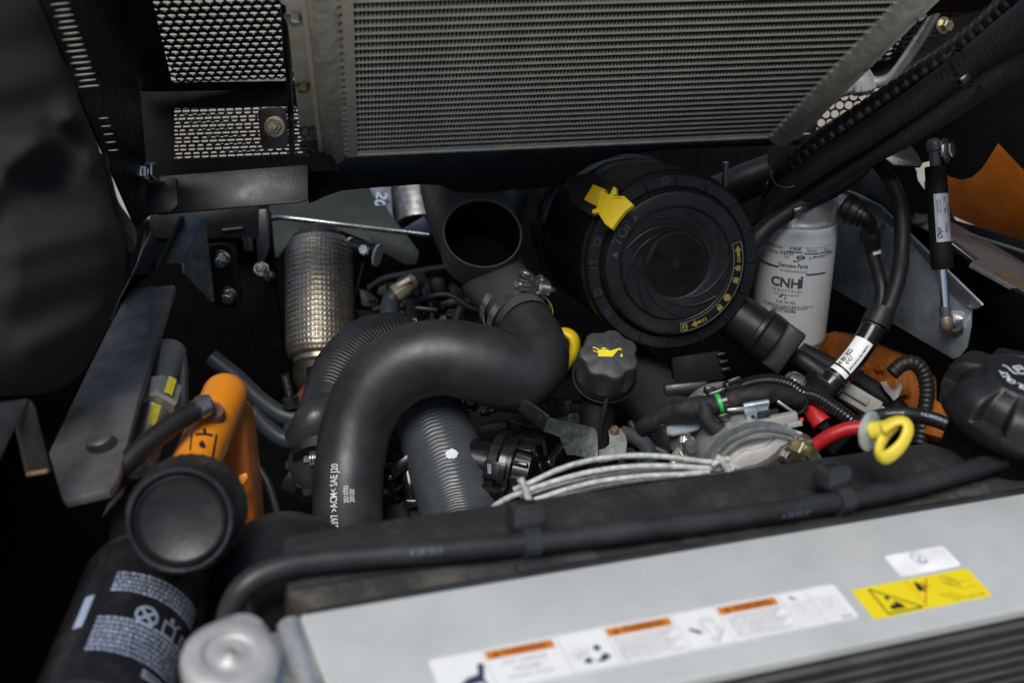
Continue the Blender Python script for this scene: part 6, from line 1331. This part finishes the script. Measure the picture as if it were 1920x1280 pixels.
m_yp = mat('yellow_paint_mark', (.62, .56, .04), .5)
bm = B(); f_ = cylmap(at(284, 785, d-.03), ax, px(34, d), tocam(hx), .0006); addrect(bm, -.003, -.022, .005, .004, f_, 3); part('paint_mark', bm, m_yp, t, smooth=False)
bm = B(); f_ = cylmap(hx, ax, px(42, d), tocam(hx)+CR*.2, .0009); addrect(bm, -.002, -.006, .006, .015, f_, 2); part('paint_mark', bm, m_yp, t, smooth=False)
# flat steel bar
q = Pl(at(275, 545, 1.33), at(328, 535, 1.33), at(150, 930, .98))
t = thing('steel_bar', 'long flat grey steel bar with a pointed end slanting down the left side', 'steel bar', q(210, 740))
part('bar', plate(q, [(244, 543), (286, 535), (289, 538), (325, 533), (328, 537), (322, 552), (300, 622), (262, 738), (224, 884), (218, 902), (205, 918), (122, 937), (115, 930), (91, 848), (97, 835), (160, 702), (205, 612), (232, 562)], .008, .0014), m_bar, t)
bm = B(); qq = Pl(q.o+q.n*.0004, q.o+q.n*.0004+q(328, 535)-q.o, q.o+q.n*.0004+q(150, 930)-q.o)
part('slot', plate(qq, ell(191, 832, 31, 16, 24, -.28), .0004, 0), m_ink, t)
hb = q(190, 830, -.004); bm = B(); lathe(bm, q(188, 828, -.002), q.n, [(0, px(24, 1.07)), (.0035, px(24, 1.07)), (.005, px(20, 1.07)), (.006, 0)], 24); part('bolt_head', bm, m_bar, t)
part('hinge_edge', plate(Pl(at(285, 440, 1.38), at(270, 500, 1.36), at(240, 540, 1.33)), [(280, 425), (290, 430), (293, 505), (287, 512), (250, 516), (226, 560), (212, 600), (218, 580), (262, 490)], .004, .0008), m_gloss, t)
part('bright_strip', plate(Pl(at(285, 440, 1.374), at(270, 500, 1.354), at(240, 540, 1.324)), [(281, 435), (284, 437), (263, 487), (259, 489)], .001, .0003), m_bolt, t)
# grey angle bracket in the corner
d = .95
t = thing('corner_bracket', 'out of focus grey angle bracket with a rusty lower edge at the left border', 'bracket', at(40, 820, d))
q = Pl(at(0, 760, d-.02), at(55, 748, d+.02), at(0, 860, d-.05))
part('top_face', plate(q, [(-120, 770), (54, 746), (50, 758), (0, 862), (-120, 1020)], .005, .001), m_bar, t)
q2 = Pl(at(54, 746, d+.02), at(90, 885, d-.03), at(30, 800, d+.0))
part('side_face', plate(Pl(at(54, 746, d+.02), at(92, 880, d+.01), at(40, 900, d-.01)), [(56, 748), (66, 760), (96, 880), (54, 892), (34, 800)], .005, .001), mat('brown_grey_steel', (.05, .042, .036), .5, metal=.4), t)
part('rusty_edge', bbox(at(72, 885, d-.004), cv(1, .16, 0)*px(20, d), cv(-.1, 1, 0)*px(4, d), CF*.004, .001), mat('rust_orange', (.20, .10, .06), .6, var=.2), t)
t = thing('lower_left_bracket', 'thin dark bent bracket under the point of the steel bar', 'bracket', at(210, 930, 1.06))
part('blade', plate(facing(1.05), [(236, 908), (232, 925), (200, 960), (190, 970), (205, 938)], .003, .0005), m_bar, t)
# small galvanised screw near the foam strip
t = thing('cap_retainer', 'frayed tan tie end and grey screw between the black tube and the silver cap', 'tie', at(520, 1145, .87))
bm = B(); tube(bm, [at(508, 1135, .87), at(518, 1150, .868), at(530, 1170, .866)], px(5, .87), 10, .002); part('tie', bm, mat('tan_string', (.30, .24, .14), .7), t)
# fuel cap at right
d = 1.05; c = at(1926, 706, d); R = px(138, d)
t = thing('fuel_filler', 'big black fuel filler cap with white lettering and hand grips at the right edge', 'fuel cap', at(1920, 800, d))
UPf = V((0, 1, 0)); n = V((-.02, -.03, 1)).normalized()
NOT = [radians(a_) for a_ in (207, 147, 87, 27, 327, 267)]
def grip(th, h, r):
    if -.0275 < h < -.0030 and r > R*.57:
        k = 0
        for c0_ in NOT:
            e = (th-c0_+pi) % (2*pi)-pi; k = max(k, 1/(1+(abs(e)/.21)**16))
        return r*(1-.19*k)
    return r
bm = B(); e1, e2 = lathe(bm, c, n, [(-.046, R*.90), (-.042, R*.965), (-.036, R*.985), (-.032, R*1.0), (-.0285, R*1.0), (-.027, R*.99), (-.020, R*.985), (-.0145, R*.955), (-.0100, R*.905), (-.0068, R*.83), (-.0042, R*.71), (-.0015, R*.56), (0, R*.525), (-.0008, R*.515), (-.0004, R*.50), (.0004, R*.3), (.0005, 0)], 240, rf=grip, up=UPf)
cap_ = part('cap', bm, mat('fuel_cap_plastic', (.010, .0105, .011), .40, dust=.18, dcol=(.055, .056, .058), ds=60, speck=.2, scol=(.16, .16, .16), ss=500, bump=.25, bs=700), t, ang=45)
bm = B(); s_ = 'DIESEL FUEL ONLY'
for i, ch in enumerate(s_):
    if ch == ' ': continue
    A = radians(190-(i-12)*10.5); er = e1*cos(A)+e2*sin(A); addtext(bm, ch, .0095, flatmap(c+er*R*.33, -n.cross(er), er, .0012), bold=.03)
fl = flatmap(c, e1, e2, .0012); k = R/138
for x0, y0, x1, y1 in ((-8, -9, -5, 13), (7, -9, 10, 13), (-8, 10, 10, 13), (-8, -9, 10, -6), (-4, 2, 6, 4), (-4, 5, 6, 7)): addrect(bm, (x0-2)*k*1.2, (y0+14)*k*1.2, (x1-2)*k*1.2, (y1+14)*k*1.2, fl)
for pts in ([(-18, 14), (-15, 14), (-15, -6), (-18, -4)], [(-15, -6), (-10, -8), (-10, -5), (-15, -3)], [(-18, 14), (-22, 18), (-20, 20), (-15, 15)]): addpoly(bm, [((x-2)*k*1.2, (y+14)*k*1.2) for x, y in pts], fl)
part('lettering', bm, m_inkw, cap_, smooth=False)
bm = B(); lathe(bm, c-n*.05, n, [(-.085, R*.70), (.008, R*.74)], 64); part('neck', bm, m_matt, t)

# ------------------------------------------------------------------ black cloth hanging at left
t = thing('black_cloth', 'dark woven black cloth with soft folds hanging over the left edge of the bay', 'cloth', at(60, 400, 1.05))
edge = [(70, -60), (92, 0), (110, 60), (134, 130), (150, 190), (168, 235), (185, 275), (196, 320), (206, 365), (220, 410), (234, 450), (236, 500), (222, 560), (196, 625), (160, 690), (110, 730), (40, 742), (-60, 742)]
EP, _ = path([V((x, y, 0)) for x, y in edge], 1, 9.0)
def fold(x, y):
    z = 0
    for (ax_, ay_, bx_, by_, w_, h_) in ((-80, 395, 150, 205, 34, .018), (150, 205, 185, 300, 24, .014), (-60, 330, 110, 330, 30, -.010), (-60, 180, 130, 130, 50, .010), (20, 470, 200, 420, 40, .012), (-40, 560, 190, 500, 46, .008), (60, 650, 200, 590, 36, .010), (-60, 60, 90, 20, 60, .008), (100, 240, 160, 260, 22, -.012), (-80, 260, 60, 250, 30, .008)):
        dx, dy = bx_-ax_, by_-ay_; l2 = dx*dx+dy*dy; tq = max(0, min(1, ((x-ax_)*dx+(y-ay_)*dy)/l2)); q = ((x-ax_-dx*tq)**2+(y-ay_-dy*tq)**2)/(w_*w_)
        z += 1.5*h_*math.exp(-q)
    return z
bm = B(); NT = 44; grid = []
for (p, _, s) in EP:
    row = []
    for j in range(NT+1):
        tq = (j/NT)**1.4; x = p.x+(-420-p.x)*tq; y = p.y+(p.y*.0)*tq; dd = 1.10-.10*sqrt(min(1, tq*3.2))-.08*tq-fold(x, y)*min(1, tq*14+.25)
        row.append(bm.verts.new(at(x, y, dd)))
    grid.append(row)
for i in range(len(grid)-1):
    for j in range(NT): bm.faces.new((grid[i][j], grid[i+1][j], grid[i+1][j+1], grid[i][j+1]))
back = [[None]*3 for _ in grid]
for i, (p, _, s) in enumerate(EP):
    for j, tq in enumerate((0, .4, 1)):
        x = p.x+(-420-p.x)*tq; back[i][j] = bm.verts.new(at(x, p.y, 1.10+.05*sqrt(tq)+.03))
for i in range(len(grid)-1):
    for j in range(2): bm.faces.new((back[i][j], back[i][j+1], back[i+1][j+1], back[i+1][j]))
    bm.faces.new((grid[i][0], back[i][0], back[i+1][0], grid[i+1][0]))
part('cloth', bm, m_cloth, t, ang=80)
bm = B(); tube(bm, [at(x, y, z) for x, y, z in ((190, 288, 1.13), (202, 345, 1.14), (214, 385, 1.14), (238, 420, 1.14), (247, 445, 1.135), (240, 480, 1.13), (236, 520, 1.13))], px(11, 1.13), 12, .005, flat=.35, up=CF); part('strap', bm, m_web, t)
bm = B(); tube(bm, [at(x, y, z) for x, y, z in ((205, 425, 1.09), (222, 432, 1.10), (240, 452, 1.115), (246, 472, 1.12))], px(10, 1.1), 12, .005, flat=.4, up=CF); part('strap', bm, m_web, t)
